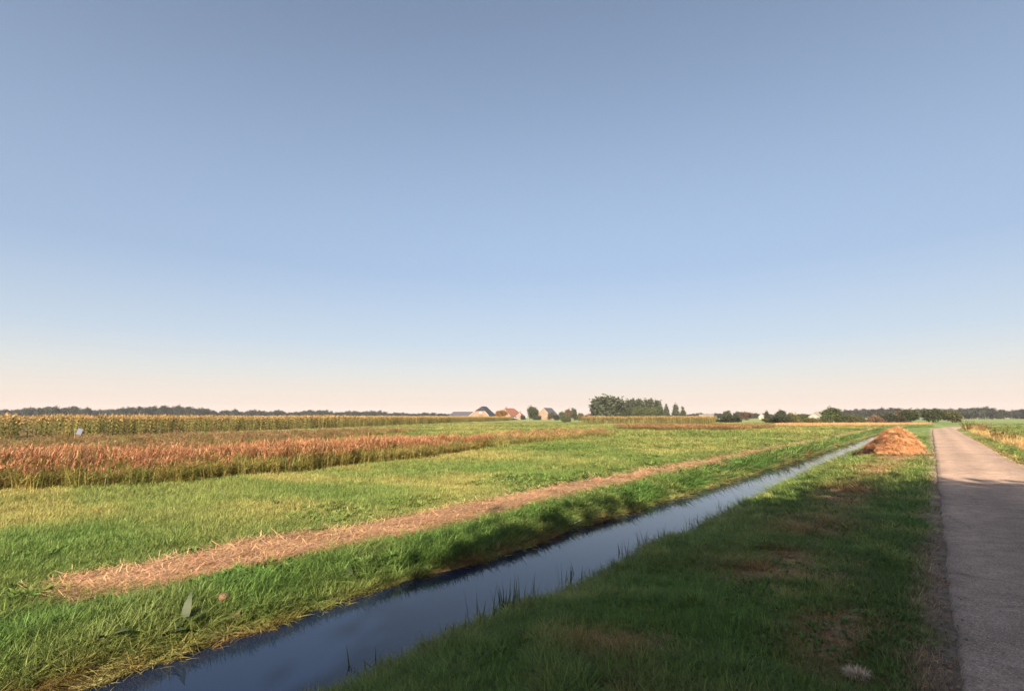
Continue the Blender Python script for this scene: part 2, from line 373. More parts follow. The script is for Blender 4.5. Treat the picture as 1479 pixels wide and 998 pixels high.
q3 = mrange(vor.outputs['Color'], 0.6, 1.4, 0, 1)
mm = N.new('ShaderNodeMath'); mm.operation = 'MULTIPLY'; L.new(q1.outputs[0], mm.inputs[0]); L.new(q2.outputs[0], mm.inputs[1])
mm2 = N.new('ShaderNodeMath'); mm2.operation = 'MULTIPLY'; L.new(mm.outputs[0], mm2.inputs[0]); L.new(q3.outputs[0], mm2.inputs[1])
sxyz = N.new('ShaderNodeSeparateXYZ'); L.new(geo.outputs['Position'], sxyz.inputs[0])
wob = N.new('ShaderNodeMath'); wob.operation = 'MULTIPLY_ADD'; L.new(big.outputs[0], wob.inputs[0]); wob.inputs[1].default_value = .5; L.new(sxyz.outputs[0], wob.inputs[2])
wv = N.new('ShaderNodeMath'); wv.operation = 'PINGPONG'; wv.inputs[1].default_value = .62; L.new(wob.outputs[0], wv.inputs[0])
q4 = mrange(wv.outputs[0], 0.9, 1.08, .1, .55)
mm3 = N.new('ShaderNodeMath'); mm3.operation = 'MULTIPLY'; L.new(mm2.outputs[0], mm3.inputs[0]); L.new(q4.outputs[0], mm3.inputs[1])
vc = N.new('ShaderNodeTexVoronoi'); vc.feature = 'DISTANCE_TO_EDGE'; vc.inputs['Scale'].default_value = .45; dst = N.new('ShaderNodeVectorMath'); dst.operation = 'MULTIPLY_ADD'
L.new(mid.outputs['Color'], dst.inputs[0]); dst.inputs[1].default_value = (.5, .5, 0); L.new(geo.outputs['Position'], dst.inputs[2]); L.new(dst.outputs[0], vc.inputs['Vector'])
q5 = mrange(vc.outputs['Distance'], 0.72, 1.0, 0.0, .012)
mm2 = N.new('ShaderNodeMath'); mm2.operation = 'MULTIPLY'; L.new(mm3.outputs[0], mm2.inputs[0]); L.new(q5.outputs[0], mm2.inputs[1])
vm = N.new('ShaderNodeVectorMath'); vm.operation = 'SCALE'; L.new(cr.outputs[0], vm.inputs[0]); L.new(mm2.outputs[0], vm.inputs['Scale'])
L.new(vm.outputs[0], b.inputs['Base Color']); b.inputs['Roughness'].default_value = 0.9; b.inputs['Specular IOR Level'].default_value = 0.2
bp = N.new('ShaderNodeBump'); bp.inputs['Strength'].default_value = 0.7; bp.inputs['Distance'].default_value = 0.008
L.new(fine.outputs[0], bp.inputs['Height']); L.new(bp.outputs[0], b.inputs['Normal'])
cl = []
for (ax, ay), (bx, by) in zip(ROAD[:-1], ROAD[1:]):
    n = max(2, int(math.hypot(bx - ax, by - ay) / (0.06 if ay < 30 else 2.0)))
    for i in range(n): cl.append((ax + (bx - ax) * i / n, ay + (by - ay) * i / n))
cl.append(ROAD[-1]); cl = np.array(cl)
k = 3
for it in range(4):
    s = cl.copy(); far = cl[:, 1] > 85; s[1:-1] = (cl[:-2] + cl[1:-1] * 2 + cl[2:]) / 4; cl[far] = s[far]
tg = np.gradient(cl, axis=0); tg /= np.linalg.norm(tg, axis=1)[:, None]; nr = np.stack([tg[:, 1], -tg[:, 0]], 1)
mb = MB(); vs = []; M = 8
for i in range(len(cl)):
    j1 = (vnoise(cl[i, 1] * .7, 0.0, 3) - .5) * 0.05 + (vnoise(cl[i, 1] * 4.0, 0.0, 4) - .5) * 0.035 + (vnoise(cl[i, 1] * 11.0, 0.0, 6) - .5) * 0.025
    j2 = (vnoise(cl[i, 1] * 1.6, 5.0, 3) - .5) * 0.10
    lo, hi = -1.33 + j1, 1.33 + j2
    for q in range(M + 1):
        u = lo + (hi - lo) * (0, .012, .06, .25, .5, .75, .94, .988, 1)[q]; zz = 0.03 + 0.03 * (1 - (u / 1.33) ** 2)
        if q in (0, M): zz = -0.03
        vs.append((cl[i, 0] + nr[i, 0] * u, cl[i, 1] + nr[i, 1] * u, zz))
fs = [(i * (M + 1) + q, i * (M + 1) + q + 1, (i + 1) * (M + 1) + q + 1, (i + 1) * (M + 1) + q) for i in range(len(cl) - 1) for q in range(M)]
mb.add(vs, fs); tag(mb.build('road', m, smooth=True), 'narrow worn pinkish grey asphalt lane running to the horizon', 'road', kind='structure')

# ------------------------------------------------------------------ water
m, nt, N, L, b = new_mat('ditch_water')
b.inputs['Base Color'].default_value = (0.006, 0.013, 0.036, 1); b.inputs['Roughness'].default_value = 0.012; b.inputs['IOR'].default_value = 1.36
b.inputs['Specular IOR Level'].default_value = 0.5
geo = N.new('ShaderNodeNewGeometry')
n1 = N.new('ShaderNodeTexNoise'); n1.inputs['Scale'].default_value = 5; n1.inputs['Detail'].default_value = 4; L.new(geo.outputs['Position'], n1.inputs['Vector'])
bp = N.new('ShaderNodeBump'); bp.inputs['Strength'].default_value = 0.025; bp.inputs['Distance'].default_value = 0.02
L.new(n1.outputs[0], bp.inputs['Height']); L.new(bp.outputs[0], b.inputs['Normal'])
mb = MB()
yy = list(np.arange(-10, 118, 2.0)); vs = []
for y in yy: vs += [(-5.9, y, WATER_Z), (-3.5, y, WATER_Z)]
mb.add(vs, [(2 * i, 2 * i + 1, 2 * i + 3, 2 * i + 2) for i in range(len(yy) - 1)])
tag(mb.build('water', m), 'still dark ditch water reflecting the blue sky', 'water', kind='structure')

# ------------------------------------------------------------------ trees: shared crowns and trunks
M_BARK = plain('bark', (0.11, 0.085, 0.06), 0.9, 0.3, 9, 0.5)
def leaf_mat(name, col, trans=0.25):
    m, nt, N, L, b = new_mat(name)
    rr = N.new('ShaderNodeAttribute'); rr.attribute_name = 'lr'
    oi = N.new('ShaderNodeObjectInfo')
    mr = N.new('ShaderNodeMapRange'); mr.inputs[3].default_value = 0.6; mr.inputs[4].default_value = 1.5; L.new(rr.outputs['Fac'], mr.inputs[0])
    m2 = N.new('ShaderNodeMapRange'); m2.inputs[3].default_value = 0.75; m2.inputs[4].default_value = 1.25; L.new(oi.outputs['Random'], m2.inputs[0])
    mu = N.new('ShaderNodeMath'); mu.operation = 'MULTIPLY'; L.new(mr.outputs[0], mu.inputs[0]); L.new(m2.outputs[0], mu.inputs[1])
    vm = N.new('ShaderNodeVectorMath'); vm.operation = 'SCALE'; vm.inputs[0].default_value = [q * .68 for q in col]; L.new(mu.outputs[0], vm.inputs['Scale'])
    L.new(vm.outputs[0], b.inputs['Base Color']); b.inputs['Roughness'].default_value = 0.6; b.inputs['Specular IOR Level'].default_value = 0.2
    tr = N.new('ShaderNodeBsdfTranslucent'); L.new(vm.outputs[0], tr.inputs['Color'])
    ms = N.new('ShaderNodeMixShader'); ms.inputs[0].default_value = trans
    L.new(b.outputs[0], ms.inputs[1]); L.new(tr.outputs[0], ms.inputs[2]); L.new(ms.outputs[0], N['Material Output'].inputs[0])
    return m
LM = dict(green=leaf_mat('leaf_green', (0.070, 0.088, 0.030)), dark=leaf_mat('leaf_dark_green', (0.045, 0.058, 0.028)), olive=leaf_mat('leaf_olive', (0.105, 0.105, 0.035)),
          grey=leaf_mat('leaf_grey_green', (0.070, 0.086, 0.044)), orange=leaf_mat('leaf_autumn', (0.27, 0.14, 0.03)), brown=leaf_mat('leaf_brown', (0.17, 0.11, 0.065)),
          far=leaf_mat('leaf_far_wood', (0.046, 0.056, 0.040)))
def crown_mesh(name, lobes, n, size, mat, seed, fill=0.35, clump=7):
    """leaf clumps spread through a set of lobes (cx, cy, cz, rx, ry, rz)"""
    g = np.random.default_rng(seed); lob = np.array(lobes)
    vol = (lob[:, 3] * lob[:, 4] * lob[:, 5]) ** 0.75; vol /= vol.sum()
    nc = n // clump; which = g.choice(len(lob), nc, p=vol)
    d = g.normal(size=(nc, 3)); d /= np.linalg.norm(d, axis=1)[:, None]
    rad = np.where(g.random(nc) < fill, g.random(nc) ** 0.5, 0.78 + 0.30 * g.random(nc) ** 1.5)
    ctr = lob[which, :3] + d * rad[:, None] * lob[which, 3:]
    cs = 0.09 * np.mean(lob[which, 3:], axis=1) + size * 0.8
    p = np.repeat(ctr, clump, 0) + g.normal(size=(nc * clump, 3)) * np.repeat(cs, clump)[:, None]
    r = np.clip(np.repeat(g.random(nc), clump) * 0.7 + g.random(nc * clump) * 0.3, 0, 1)
    zmin = lob[:, 2].min() - lob[:, 5].max(); p[:, 2] = np.maximum(p[:, 2], 0.05)
    k = len(p); a = g.normal(size=(k, 3)); a /= np.linalg.norm(a, axis=1)[:, None]
    t = g.normal(size=(k, 3)); bq = np.cross(a, t); bq /= np.linalg.norm(bq, axis=1)[:, None]
    s = size * (0.6 + 0.8 * g.random(k))[:, None]
    V = np.stack([p - a * s, p + bq * s * 0.55, p + a * s, p - bq * s * 0.55], 1).reshape(-1, 3)
    me = bpy.data.meshes.new(name); me.vertices.add(4 * k); me.vertices.foreach_set('co', V.astype(np.float32).ravel())
    me.loops.add(4 * k); me.loops.foreach_set('vertex_index', np.arange(4 * k, dtype=np.int32))
    me.polygons.add(k); me.polygons.foreach_set('loop_start', np.arange(0, 4 * k, 4, dtype=np.int32)); me.update(calc_edges=True)
    at = me.attributes.new('lr', 'FLOAT', 'POINT'); at.data.foreach_set('value', np.repeat(r, 4).astype(np.float32))
    me.materials.append(mat); return me
def trunk_mesh(name, h, r, seed, limbs=5, spread=0.3, lean=0.02):
    g = random.Random(seed); mb = MB()
    top = h * 0.8; pts = [(g.uniform(-1, 1) * lean * h * t, g.uniform(-1, 1) * lean * h * t, top * t - 0.15 * (t == 0)) for t in (0, .15, .35, .6, .8, 1)]
    mb.tube(pts, [r * 1.25, r, r * .85, r * .6, r * .4, r * .15], 7)
    for i in range(limbs):
        t = 0.3 + 0.5 * i / max(1, limbs - 1); az = i * 2.4 + g.random(); p0 = Vector((0, 0, top * t))
        L_ = h * spread * (1.1 - 0.5 * t); p1 = p0 + Vector((math.cos(az) * L_ * .5, math.sin(az) * L_ * .5, L_ * .45)); p2 = p0 + Vector((math.cos(az) * L_, math.sin(az) * L_, L_ * .95))
        mb.tube([p0, p1, p2], [r * .45, r * .3, r * .1], 5)
    return mb.mesh(name, M_BARK, True)
# prototypes, unit height 10 m
def lobes_round(seed, w=0.42, z0=0.07, n=11):
    g = random.Random(seed); H = 10.0; out = [(0, 0, H * (z0 + 1) / 2, H * w * .8, H * w * .8, H * (1 - z0) / 2 * .85)]
    for i in range(n):
        az = g.uniform(0, 6.28); q = g.uniform(.35, .75); zz = g.uniform(z0 + .15, .82); s = g.uniform(.16, .27)
        rr = w * q * (1.15 - abs(zz - .5))
        out.append((math.cos(az) * H * rr, math.sin(az) * H * rr, H * zz, H * s * w * 2, H * s * w * 2, H * s * .9))
    return out
def lobes_poplar(seed, w=0.2):
    g = random.Random(seed); H = 10.0; out = []
    for i in range(9):
        t = 0.14 + 0.8 * i / 8; rr = w * (math.sin(min(1, (t + .12)) * math.pi * .92) ** .6) * g.uniform(.8, 1.1)
        out.append((g.uniform(-.05, .05) * H, g.uniform(-.05, .05) * H, H * t, H * rr, H * rr, H * .11))
    return out
def lobes_bush(seed, w=0.75):
    g = random.Random(seed); H = 10.0; out = [(0, 0, H * .38, H * w * .7, H * w * .7, H * .42)]
    for i in range(10):
        az = g.uniform(0, 6.28); q = g.uniform(.3, .85); zz = g.uniform(.18, .72); s = g.uniform(.17, .3)
        out.append((math.cos(az) * H * w * q, math.sin(az) * H * w * q, H * zz, H * s, H * s, H * s * .85))
    return out
def lobes_cone(seed, w=0.3):
    g = random.Random(seed); H = 10.0
    return [(g.uniform(-.03, .03) * H, g.uniform(-.03, .03) * H, H * t, H * w * (1.08 - t) * g.uniform(.85, 1.15), H * w * (1.08 - t) * g.uniform(.85, 1.15), H * .13) for t in np.linspace(.12, .9, 8)]
PROTO = {}
def proto(kind, mat, v):
    key = (kind, mat, v)
    if key not in PROTO:
        sd = (sum(map(ord, kind)) * 7 + v * 131) % 9973
        lb = {'round': lobes_round, 'poplar': lobes_poplar, 'bush': lobes_bush, 'cone': lobes_cone}[kind](sd)
        n = {'round': 4200, 'poplar': 3000, 'bush': 4600, 'cone': 2600}[kind]; sz = {'round': .46, 'poplar': .42, 'bush': .62, 'cone': .4}[kind]
        PROTO[key] = (crown_mesh('crown', lb, n, sz, LM[mat], sd),
                      trunk_mesh('trunk', 10, .28 if kind != 'bush' else .16, sd, 5 if kind != 'bush' else 7, .3 if kind != 'bush' else .55))
    return PROTO[key]
def tree(name, kind, mat, v, loc, h, wide=1.0, label='', cat='tree', group=None, rz=None):
    cm, tm = proto(kind, mat, v)
    o = empty(name, (loc[0], loc[1], float(land(loc[0], loc[1]))), random.uniform(0, 6.28) if rz is None else rz, (h / 10 * wide, h / 10 * wide, h / 10))
    link('trunk', tm, o); link('crown', cm, o); tag(o, label, cat, group); return o
def tree_px(name, kind, mat, v, px, d, top, width=None, label='', cat='tree', group=None):
    """a tree standing in column px at depth d whose top is at pixel row top; width in pixels"""
    h = height_at(top, d); w0 = {'round': .95, 'poplar': .46, 'bush': 1.75, 'cone': .62}[kind]
    wide = 1.0 if width is None else (width / (F_PX / _cp) * d) / (h * w0)
    return tree(name, kind, mat, v, at_depth(px, d), h, wide, label, cat, group)

# the copse behind the second maize field
ORD = ['%d%s' % (k + 1, {1: 'st', 2: 'nd', 3: 'rd'}.get((k + 1) % 10 if (k + 1) % 100 not in (11, 12, 13) else 0, 'th')) for k in range(90)]
G = 'trees of the copse behind the far maize'
tree_px('copse_tree', 'round', 'grey', 0, 876, 300, 571.5, 44, 'largest tree of the copse, tall rounded grey-green crown at its left end', group=G)
tree_px('copse_tree', 'round', 'grey', 1, 860, 306, 584, 16, 'small low tree leaning against the left side of the tallest copse tree', group=G)
tree_px('copse_tree', 'poplar', 'grey', 0, 893, 304, 579, 14, 'slim tree on the right shoulder of the tallest copse tree', group=G)
for i, (px, top, w) in enumerate(((906, 579, 13), (914, 578, 14), (923, 577.5, 14), (932, 578.5, 13), (940, 578, 14), (949, 579, 13))):
    tree_px('copse_tree', 'poplar', 'grey', i % 3, px, 318 + (i % 2) * 5, top, w * 1.15, ORD[i] + ' from the left of the six upright poplars in the middle of the copse', group=G)
for i, (px, top, w) in enumerate(((901, 587, 16), (911, 588, 16), (920, 586, 17), (930, 588, 17), (940, 587, 17), (950, 586, 16))):
    tree_px('copse_tree', 'round', 'green', i % 3, px, 300 + (i % 2) * 6, top + 2, w, ORD[i] + ' from the left of the six lower trees along the foot of the copse', group=G)
tree_px('copse_tree', 'cone', 'grey', 0, 954, 310, 580.5, 12, 'pointed tree closing the right end of the poplar row', group=G)
tree_px('copse_tree', 'cone', 'grey', 1, 963, 312, 584, 12, 'small pointed tree in the dip just right of the poplar row', group=G)
tree_px('copse_tree', 'cone', 'grey', 2, 976, 314, 582.5, 15, 'broad pointed tree second from the right end of the copse', group=G)
tree_px('copse_tree', 'cone', 'green', 0, 987, 316, 588, 13, 'lowest pointed tree at the right end of the copse', group=G)

# trees and bushes round the farms
tree_px('garden_tree', 'round', 'orange', 0, 724, 350, 592.5, 16, 'orange-brown autumn tree between the dark-roofed and the red-roofed farmhouse')
tree_px('garden_tree', 'round', 'green', 1, 770, 335, 588.5, 18, 'dark green round tree half hiding the grey-roofed house')
tree_px('garden_bush', 'bush', 'dark', 0, 777, 318, 600, 14, 'low dark bush under the round tree at the grey-roofed house', 'bush')
tree_px('garden_bush', 'bush', 'dark', 1, 755, 352, 599, 10, 'low dark hedge bush between the red-roofed house and the round tree', 'bush')
tree_px('garden_bush', 'bush', 'olive', 2, 741, 325, 604.2, 16, 'flat green bush in front of the red-roofed house', 'bush')
tree_px('garden_tree', 'round', 'olive', 2, 796, 330, 596, 11, 'small olive tree right beside the grey-roofed house')
tree_px('field_bush', 'bush', 'dark', 1, 804, 290, 598.5, 11, 'dark bush just left of the thin brownish thicket', 'bush')
tree_px('field_bush', 'bush', 'grey', 0, 817, 170, 599, 17, 'dark rounded bush standing alone in front of the thicket by the maize', 'bush')
for i, (px, top, w, mt, lb) in enumerate(((812, 594.5, 9, 'grey', 'thin grey sapling at the left of the thicket'), (821, 592, 11, 'brown', 'thin brown-topped sapling in the middle of the thicket'), (829, 590.5, 10, 'grey', 'tallest thin sapling of the thicket before the copse'),
                                       (838, 596, 14, 'olive', 'low olive bush of the thicket nearest the copse'), (849, 597, 14, 'brown', 'low brownish bush at the left foot of the copse'))):
    tree_px('thicket_bush', 'bush' if i > 2 else 'round', mt, i % 3, px, 262 + i * 3, top, w, lb, 'bush')

# bushes in the middle distance on the right
G = 'bushes beyond the meadow'
rows = [('bush', 'olive', 1034, 175, 604.5, 15, 'low olive bush at the end of the far maize'), ('bush', 'dark', 1056, 165, 600.3, 25, 'dark rounded bush standing alone in the meadow'),
        ('round', 'grey', 1050, 235, 594, 12, 'grey-green tree rising just behind the lone dark bush'), ('round', 'brown', 1077, 300, 595, 17, 'pinkish brown tree right of the lone dark bush'),
        ('round', 'far', 1068, 330, 595.5, 16, 'dark tree between the lone bush and the brown tree'), ('cone', 'dark', 1108, 240, 592.5, 9, 'slim dark upright tree left of the long bush row'),
        ('bush', 'olive', 1110, 160, 604, 14, 'yellowish low bush at the left end of the long bush row'), ('round', 'grey', 1128, 190, 593.5, 13, 'pale olive tree top rising over the long bush row'),
        ('bush', 'dark', 1122, 150, 600.5, 18, 'dark bush, second in the long bush row'), ('bush', 'dark', 1134, 146, 599, 18, 'darkest broad bush in the long bush row'),
        ('bush', 'olive', 1146, 148, 595.5, 18, 'tallest bush of the long bush row'), ('bush', 'green', 1158, 150, 598, 16, 'green bush right of the tallest in the long bush row'),
        ('bush', 'olive', 1174, 148, 603, 17, 'low bush in front of the pale gabled house'), ('round', 'green', 1201, 160, 590.3, 23, 'broad dark tree with pointed top on the right of the bush row'),
        ('bush', 'green', 1193, 157, 598, 16, 'dark bush at the left foot of the pointed tree'), ('bush', 'green', 1216, 158, 599, 15, 'green bush at the right foot of the pointed tree'),
        ('bush', 'olive', 1229, 164, 597.5, 19, 'rounded bush halfway between the pointed tree and the heap'), ('bush', 'olive', 1241, 175, 601, 14, 'small bush trailing off toward the straw heap'),
        ('bush', 'brown', 1266, 168, 598, 20, 'brownish bush behind the straw heap'), ('bush', 'dark', 1281, 168, 597, 24, 'dark wide bush right behind the straw heap'),
        ('bush', 'brown', 1299, 180, 592.5, 15, 'leafless-looking brown bush just left of the three rounded bushes'),
        ('round', 'green', 1315, 172, 591, 20, 'first of the three rounded trees left of the lane'), ('round', 'green', 1347, 172, 592, 24, 'middle of the three rounded trees, where the lane bends'),
        ('round', 'olive', 1375, 172, 594.6, 23, 'rightmost of the three rounded trees, beside the lane bend')]
for i, (kd, mt, px, d, top, w, lb) in enumerate(rows):
    tree_px('field_bush' if kd == 'bush' else 'field_tree', kd, mt, i % 3, px, d, top, w * (1.4 if kd == 'bush' else 1.12), lb, 'bush' if kd == 'bush' else 'tree', G)

# distant woods: every hump its own tree
def treeline(px0, px1, d, tops, step, label, group, mats=('far',), wfac=1.5):
    px = px0; i = 0; spots = []
    while px < px1:
        t = np.interp(px, [q[0] for q in tops], [q[1] for q in tops]); st = step * random.uniform(.75, 1.3)
        spots.append((mats[i % len(mats)], i % 4, px, d * random.uniform(.95, 1.06), t + random.uniform(-.9, 1.0), st * wfac))
        px += st; i += 1
    for i, q in enumerate(spots):
        which = 'leftmost' if i == 0 else 'rightmost' if i == len(spots) - 1 else ORD[i] + ' from the left'
        tree_px('distant_tree', 'round', q[0], q[1], q[2], q[3], q[4], q[5], which + ', ' + label, group=group)
treeline(-16, 26, 520, [(-16, 594), (15, 591), (26, 592)], 12, 'dark low tree at the far left end of the horizon wood', 'horizon trees at far left')
treeline(26, 128, 500, [(26, 591), (34, 588.5), (45, 591), (70, 588), (90, 589.5), (100, 588), (118, 589.5), (128, 591)], 11, 'dark tree of the left wood clump on the horizon', 'horizon trees, left clump')
treeline(136, 172, 560, [(136, 592), (172, 592)], 10, 'dark tree in the low stretch between the two left horizon clumps', 'horizon trees, low stretch')
treeline(176, 312, 500, [(176, 590), (200, 588.5), (225, 588), (250, 587.5), (280, 589), (312, 593.5)], 10, 'dark tree in the long horizon clump above the maize', 'horizon trees, long clump')
treeline(326, 350, 560, [(326, 593), (335, 592), (350, 594.5)], 9, 'dark tree in the small detached clump on the left horizon', 'horizon trees, small clump')
treeline(357, 660, 600, [(357, 593), (362, 592.5), (385, 594.5), (395, 593), (420, 596), (440, 594), (465, 592.6), (480, 595), (500, 595), (520, 595), (543, 593), (560, 596), (600, 596.5), (660, 597.5)], 8.5, 'small dark tree in the broken hedgerow left of the farm', 'horizon trees, broken hedgerow', wfac=1.45)
treeline(996, 1048, 520, [(996, 598), (1003, 597), (1030, 598), (1048, 598)], 8, 'small dark tree on the horizon just right of the copse', 'horizon trees right of the copse')
treeline(1082, 1200, 520, [(1082, 597), (1100, 599), (1200, 598)], 9, 'small dark tree on the horizon behind the long bush row', 'horizon trees behind the bush row')
treeline(1214, 1262, 470, [(1214, 594), (1240, 592), (1262, 591)], 11, 'dark tree on the horizon left of the heap', 'horizon trees left of the heap')
treeline(1262, 1372, 430, [(1262, 590.5), (1290, 589.5), (1310, 591), (1372, 591)], 11, 'dark tree in the wood behind the three rounded trees', 'wood behind the rounded trees')
treeline(1376, 1446, 430, [(1376, 591.5), (1398, 590), (1425, 589), (1437, 592), (1446, 592)], 10, 'dark tree in the wood right of the lane', 'wood right of the lane', ('far', 'dark'))
treeline(1450, 1520, 440, [(1450, 594), (1462, 592.5), (1520, 592)], 10, 'dark tree in the wood at the right edge', 'wood at the right edge', ('far',))

# the row of trees behind the viewer whose shade lies over the verge and the lane
def roadside(loc, h, w, seed, label, n=30000, clump=8):
    g = random.Random(seed); lob = lobes_round(seed, w, 0.16, 16)
    lob = [tuple(q * h / 10 for q in l) for l in lob]
    o = empty('roadside_tree', (loc[0], loc[1], 0), g.uniform(0, 6.28)); tag(o, label, 'tree', 'roadside trees behind the viewer')
    link('trunk', trunk_mesh('trunk', h, .24, seed, 7, .32), o); link('crown', crown_mesh('crown', lob, n, 0.24, LM['green'], seed, 0.45, clump), o)
roadside((8.5, -9.7), 11.2, .55, 11, 'broad leafy roadside tree behind the viewer, nearer the lane', 17000, 26)
roadside((10.0, -1.4), 11.8, .52, 12, 'broad leafy roadside tree behind the viewer, farther right of the lane', 52000, 20)


# ------------------------------------------------------------------ farm buildings
def mat_brick(name, col):
    m, nt, N, L, b = new_mat(name)
    col = [q * .75 for q in col]
    tc = N.new('ShaderNodeTexCoord'); br = N.new('ShaderNodeTexBrick'); br.inputs['Scale'].default_value = 4
    br.inputs['Color1'].default_value = (*col, 1); br.inputs['Color2'].default_value = (col[0] * .8, col[1] * .75, col[2] * .75, 1); br.inputs['Mortar'].default_value = (.28, .24, .2, 1)
    sx = N.new('ShaderNodeSeparateXYZ'); L.new(tc.outputs['Object'], sx.inputs[0]); ad = N.new('ShaderNodeMath'); L.new(sx.outputs[0], ad.inputs[0]); L.new(sx.outputs[1], ad.inputs[1])
    cb = N.new('ShaderNodeCombineXYZ'); L.new(ad.outputs[0], cb.inputs[0]); L.new(sx.outputs[2], cb.inputs[1])
    L.new(cb.outputs[0], br.inputs['Vector']); L.new(br.outputs[0], b.inputs['Base Color']); b.inputs['Roughness'].default_value = .9; return m
M_BRICK = mat_brick('brick_wall', (.24, .135, .088)); M_BRICK2 = mat_brick('light_brick_wall', (.25, .15, .085))
M_SLATE = plain('dark_roof_tiles', (.028, .028, .036), .55, .25, 3); M_SLATE2 = plain('grey_roof_tiles', (.085, .082, .10), .6, .2, 3)
M_REDR = plain('red_roof_tiles', (.23, .095, .06), .8, .25, 3); M_WHITE = plain('white_paint', (.5, .46, .41), .6, .08, 3)
M_SHED = plain('dark_boards', (.05, .045, .045), .8, .2, 3); M_GLASS = plain('window_glass', (.05, .06, .07), .15, .1, 3, spec=.6); M_DOOR = plain('brown_door', (.2, .1, .05), .7, .2, 3)
M_PALE = plain('pale_roof_sheet', (.24, .21, .18), .6, .12, 2)
def house(name, label, loc, yaw, Wd, Ln, el, er, H, xr, hz=None, hd=0.0, bz=None, bd=0.0, wall=None, roof=None, wins=(), doors=(), over=0.45, chimneys=(), panels=(), sidewins=()):
    """gable at local y=0 facing -y, ridge along +y; el/er eaves left/right, ridge H at x=xr; hz/bz: level where the front/back end is hipped"""
    o = empty(name, (loc[0], loc[1], 0), yaw); tag(o, label, 'house')
    def zl(x): return el + (H - el) * x / xr if x < xr else er + (H - er) * (Wd - x) / (Wd - xr)
    def cut(z): return (z - el) / (H - el) * xr, Wd - (z - er) / (H - er) * (Wd - xr)
    def outline(z):
        if z is None: return [(0, -.3), (Wd, -.3), (Wd, er), (xr, H), (0, el)]
        a, c = cut(z); return [(0, -.3), (Wd, -.3), (Wd, er), (c, z), (a, z), (0, el)]
    mb = MB()
    for y, z, inv in ((0, hz, 0), (Ln, bz, 1)):
        p = outline(z); mb.add([(x, y, q - 0.06) for x, q in p], [tuple(range(len(p)))[::-1 if inv else 1]])
    mb.add([(0, 0, -.3), (0, Ln, -.3), (0, Ln, el - .06), (0, 0, el - .06)], [(0, 3, 2, 1)]); mb.add([(Wd, 0, -.3), (Wd, Ln, -.3), (Wd, Ln, er - .06), (Wd, 0, er - .06)], [(0, 1, 2, 3)])
    mb.build('wall', wall, o)
    rm = MB(); sl_ = (H - el) / xr; sr = (H - er) / (Wd - xr)
    yf, yb = -over, Ln + over
    a0, c0 = cut(hz) if hz is not None else (xr, xr); a1, c1 = cut(bz) if bz is not None else (xr, xr)
    zf = hz if hz is not None else H; zb = bz if bz is not None else H
    ry0 = yf + hd; ry1 = yb - bd
    Lp = [(-over, yf, el - over * sl_), (a0, yf, zf), (xr, ry0, H), (xr, ry1, H), (a1, yb, zb), (-over, yb, el - over * sl_)]
    Rp = [(Wd + over, yf, er - over * sr), (c0, yf, zf), (xr, ry0, H), (xr, ry1, H), (c1, yb, zb), (Wd + over, yb, er - over * sr)]
    def poly(p, flip):
        q = [p[0]]
        for w in p[1:]:
            if (Vector(w) - Vector(q[-1])).length > 1e-4: q.append(w)
        rm.add(q, [tuple(range(len(q)))[::-1 if flip else 1]])
    poly(Lp, True); poly(Rp, False)
    if hz is not None: poly([(a0, yf, zf), (c0, yf, zf), (xr, ry0, H)], False)
    if bz is not None: poly([(a1, yb, zb), (c1, yb, zb), (xr, ry1, H)], True)
    ro = rm.build('roof', roof, o); s = ro.modifiers.new('thickness', 'SOLIDIFY'); s.thickness = 0.22; s.offset = 0
    for x, y, w, h in chimneys:
        cb = MB(); cb.box((x, y, zl(x) + h / 2 - .3), (w, w, h + .6)); cb.build('chimney', M_BRICK, ro)
    for x, z, w, h in wins:
        fb = MB(); fb.box((x, -.04, z), (w, .12, h)); f = fb.build('window', M_WHITE, o)
        pb = MB()
        for sx in (-1, 1): pb.box((x + sx * w * .23, -.115, z), (w * .36, .04, h * .8))
        pb.build('pane', M_GLASS, f)
    for x, z, w, h, mt in doors:
        db = MB(); db.box((x, -.06, z), (w, .14, h)); db.build('door', mt, o)
    for x, z, w, h in panels:
        db = MB(); db.box((x, -.05, z), (w, .12, h)); db.build('board_panel', M_WHITE, o)
    for y, z, w, h in sidewins:
        fb = MB(); fb.box((Wd + .04, y, z), (.12, w, h)); f = fb.build('window', M_WHITE, o); pb = MB(); pb.box((Wd + .115, y, z), (.04, w * .75, h * .75)); pb.build('pane', M_GLASS, f)
    # white verge boards along the front gable
    for (x0, z0, x1, z1) in ((-over, el - over * sl_, a0, zf), (Wd + over, er - over * sr, c0, zf)):
        vb = MB(); vb.add([(x0, yf - .03, z0 - .38), (x1, yf - .03, z1 - .38), (x1, yf - .03, z1 + .06), (x0, yf - .03, z0 + .06), (x0, yf + .05, z0 - .38), (x1, yf + .05, z1 - .38), (x1, yf + .05, z1 + .06), (x0, yf + .05, z0 + .06)],
               [(0, 1, 2, 3), (7, 6, 5, 4), (0, 4, 5, 1), (2, 6, 7, 3), (1, 5, 6, 2), (3, 7, 4, 0)])
        vb.build('verge_board', M_WHITE, o)
    return o
def yaw_for(px, turn):      # ridge pointing away from the viewer in column px, then turned right by `turn` degrees
    return YAW - math.atan((px - CXP) / (F_PX / _cp)) - R(turn)
S = 380 / (F_PX / _cp)
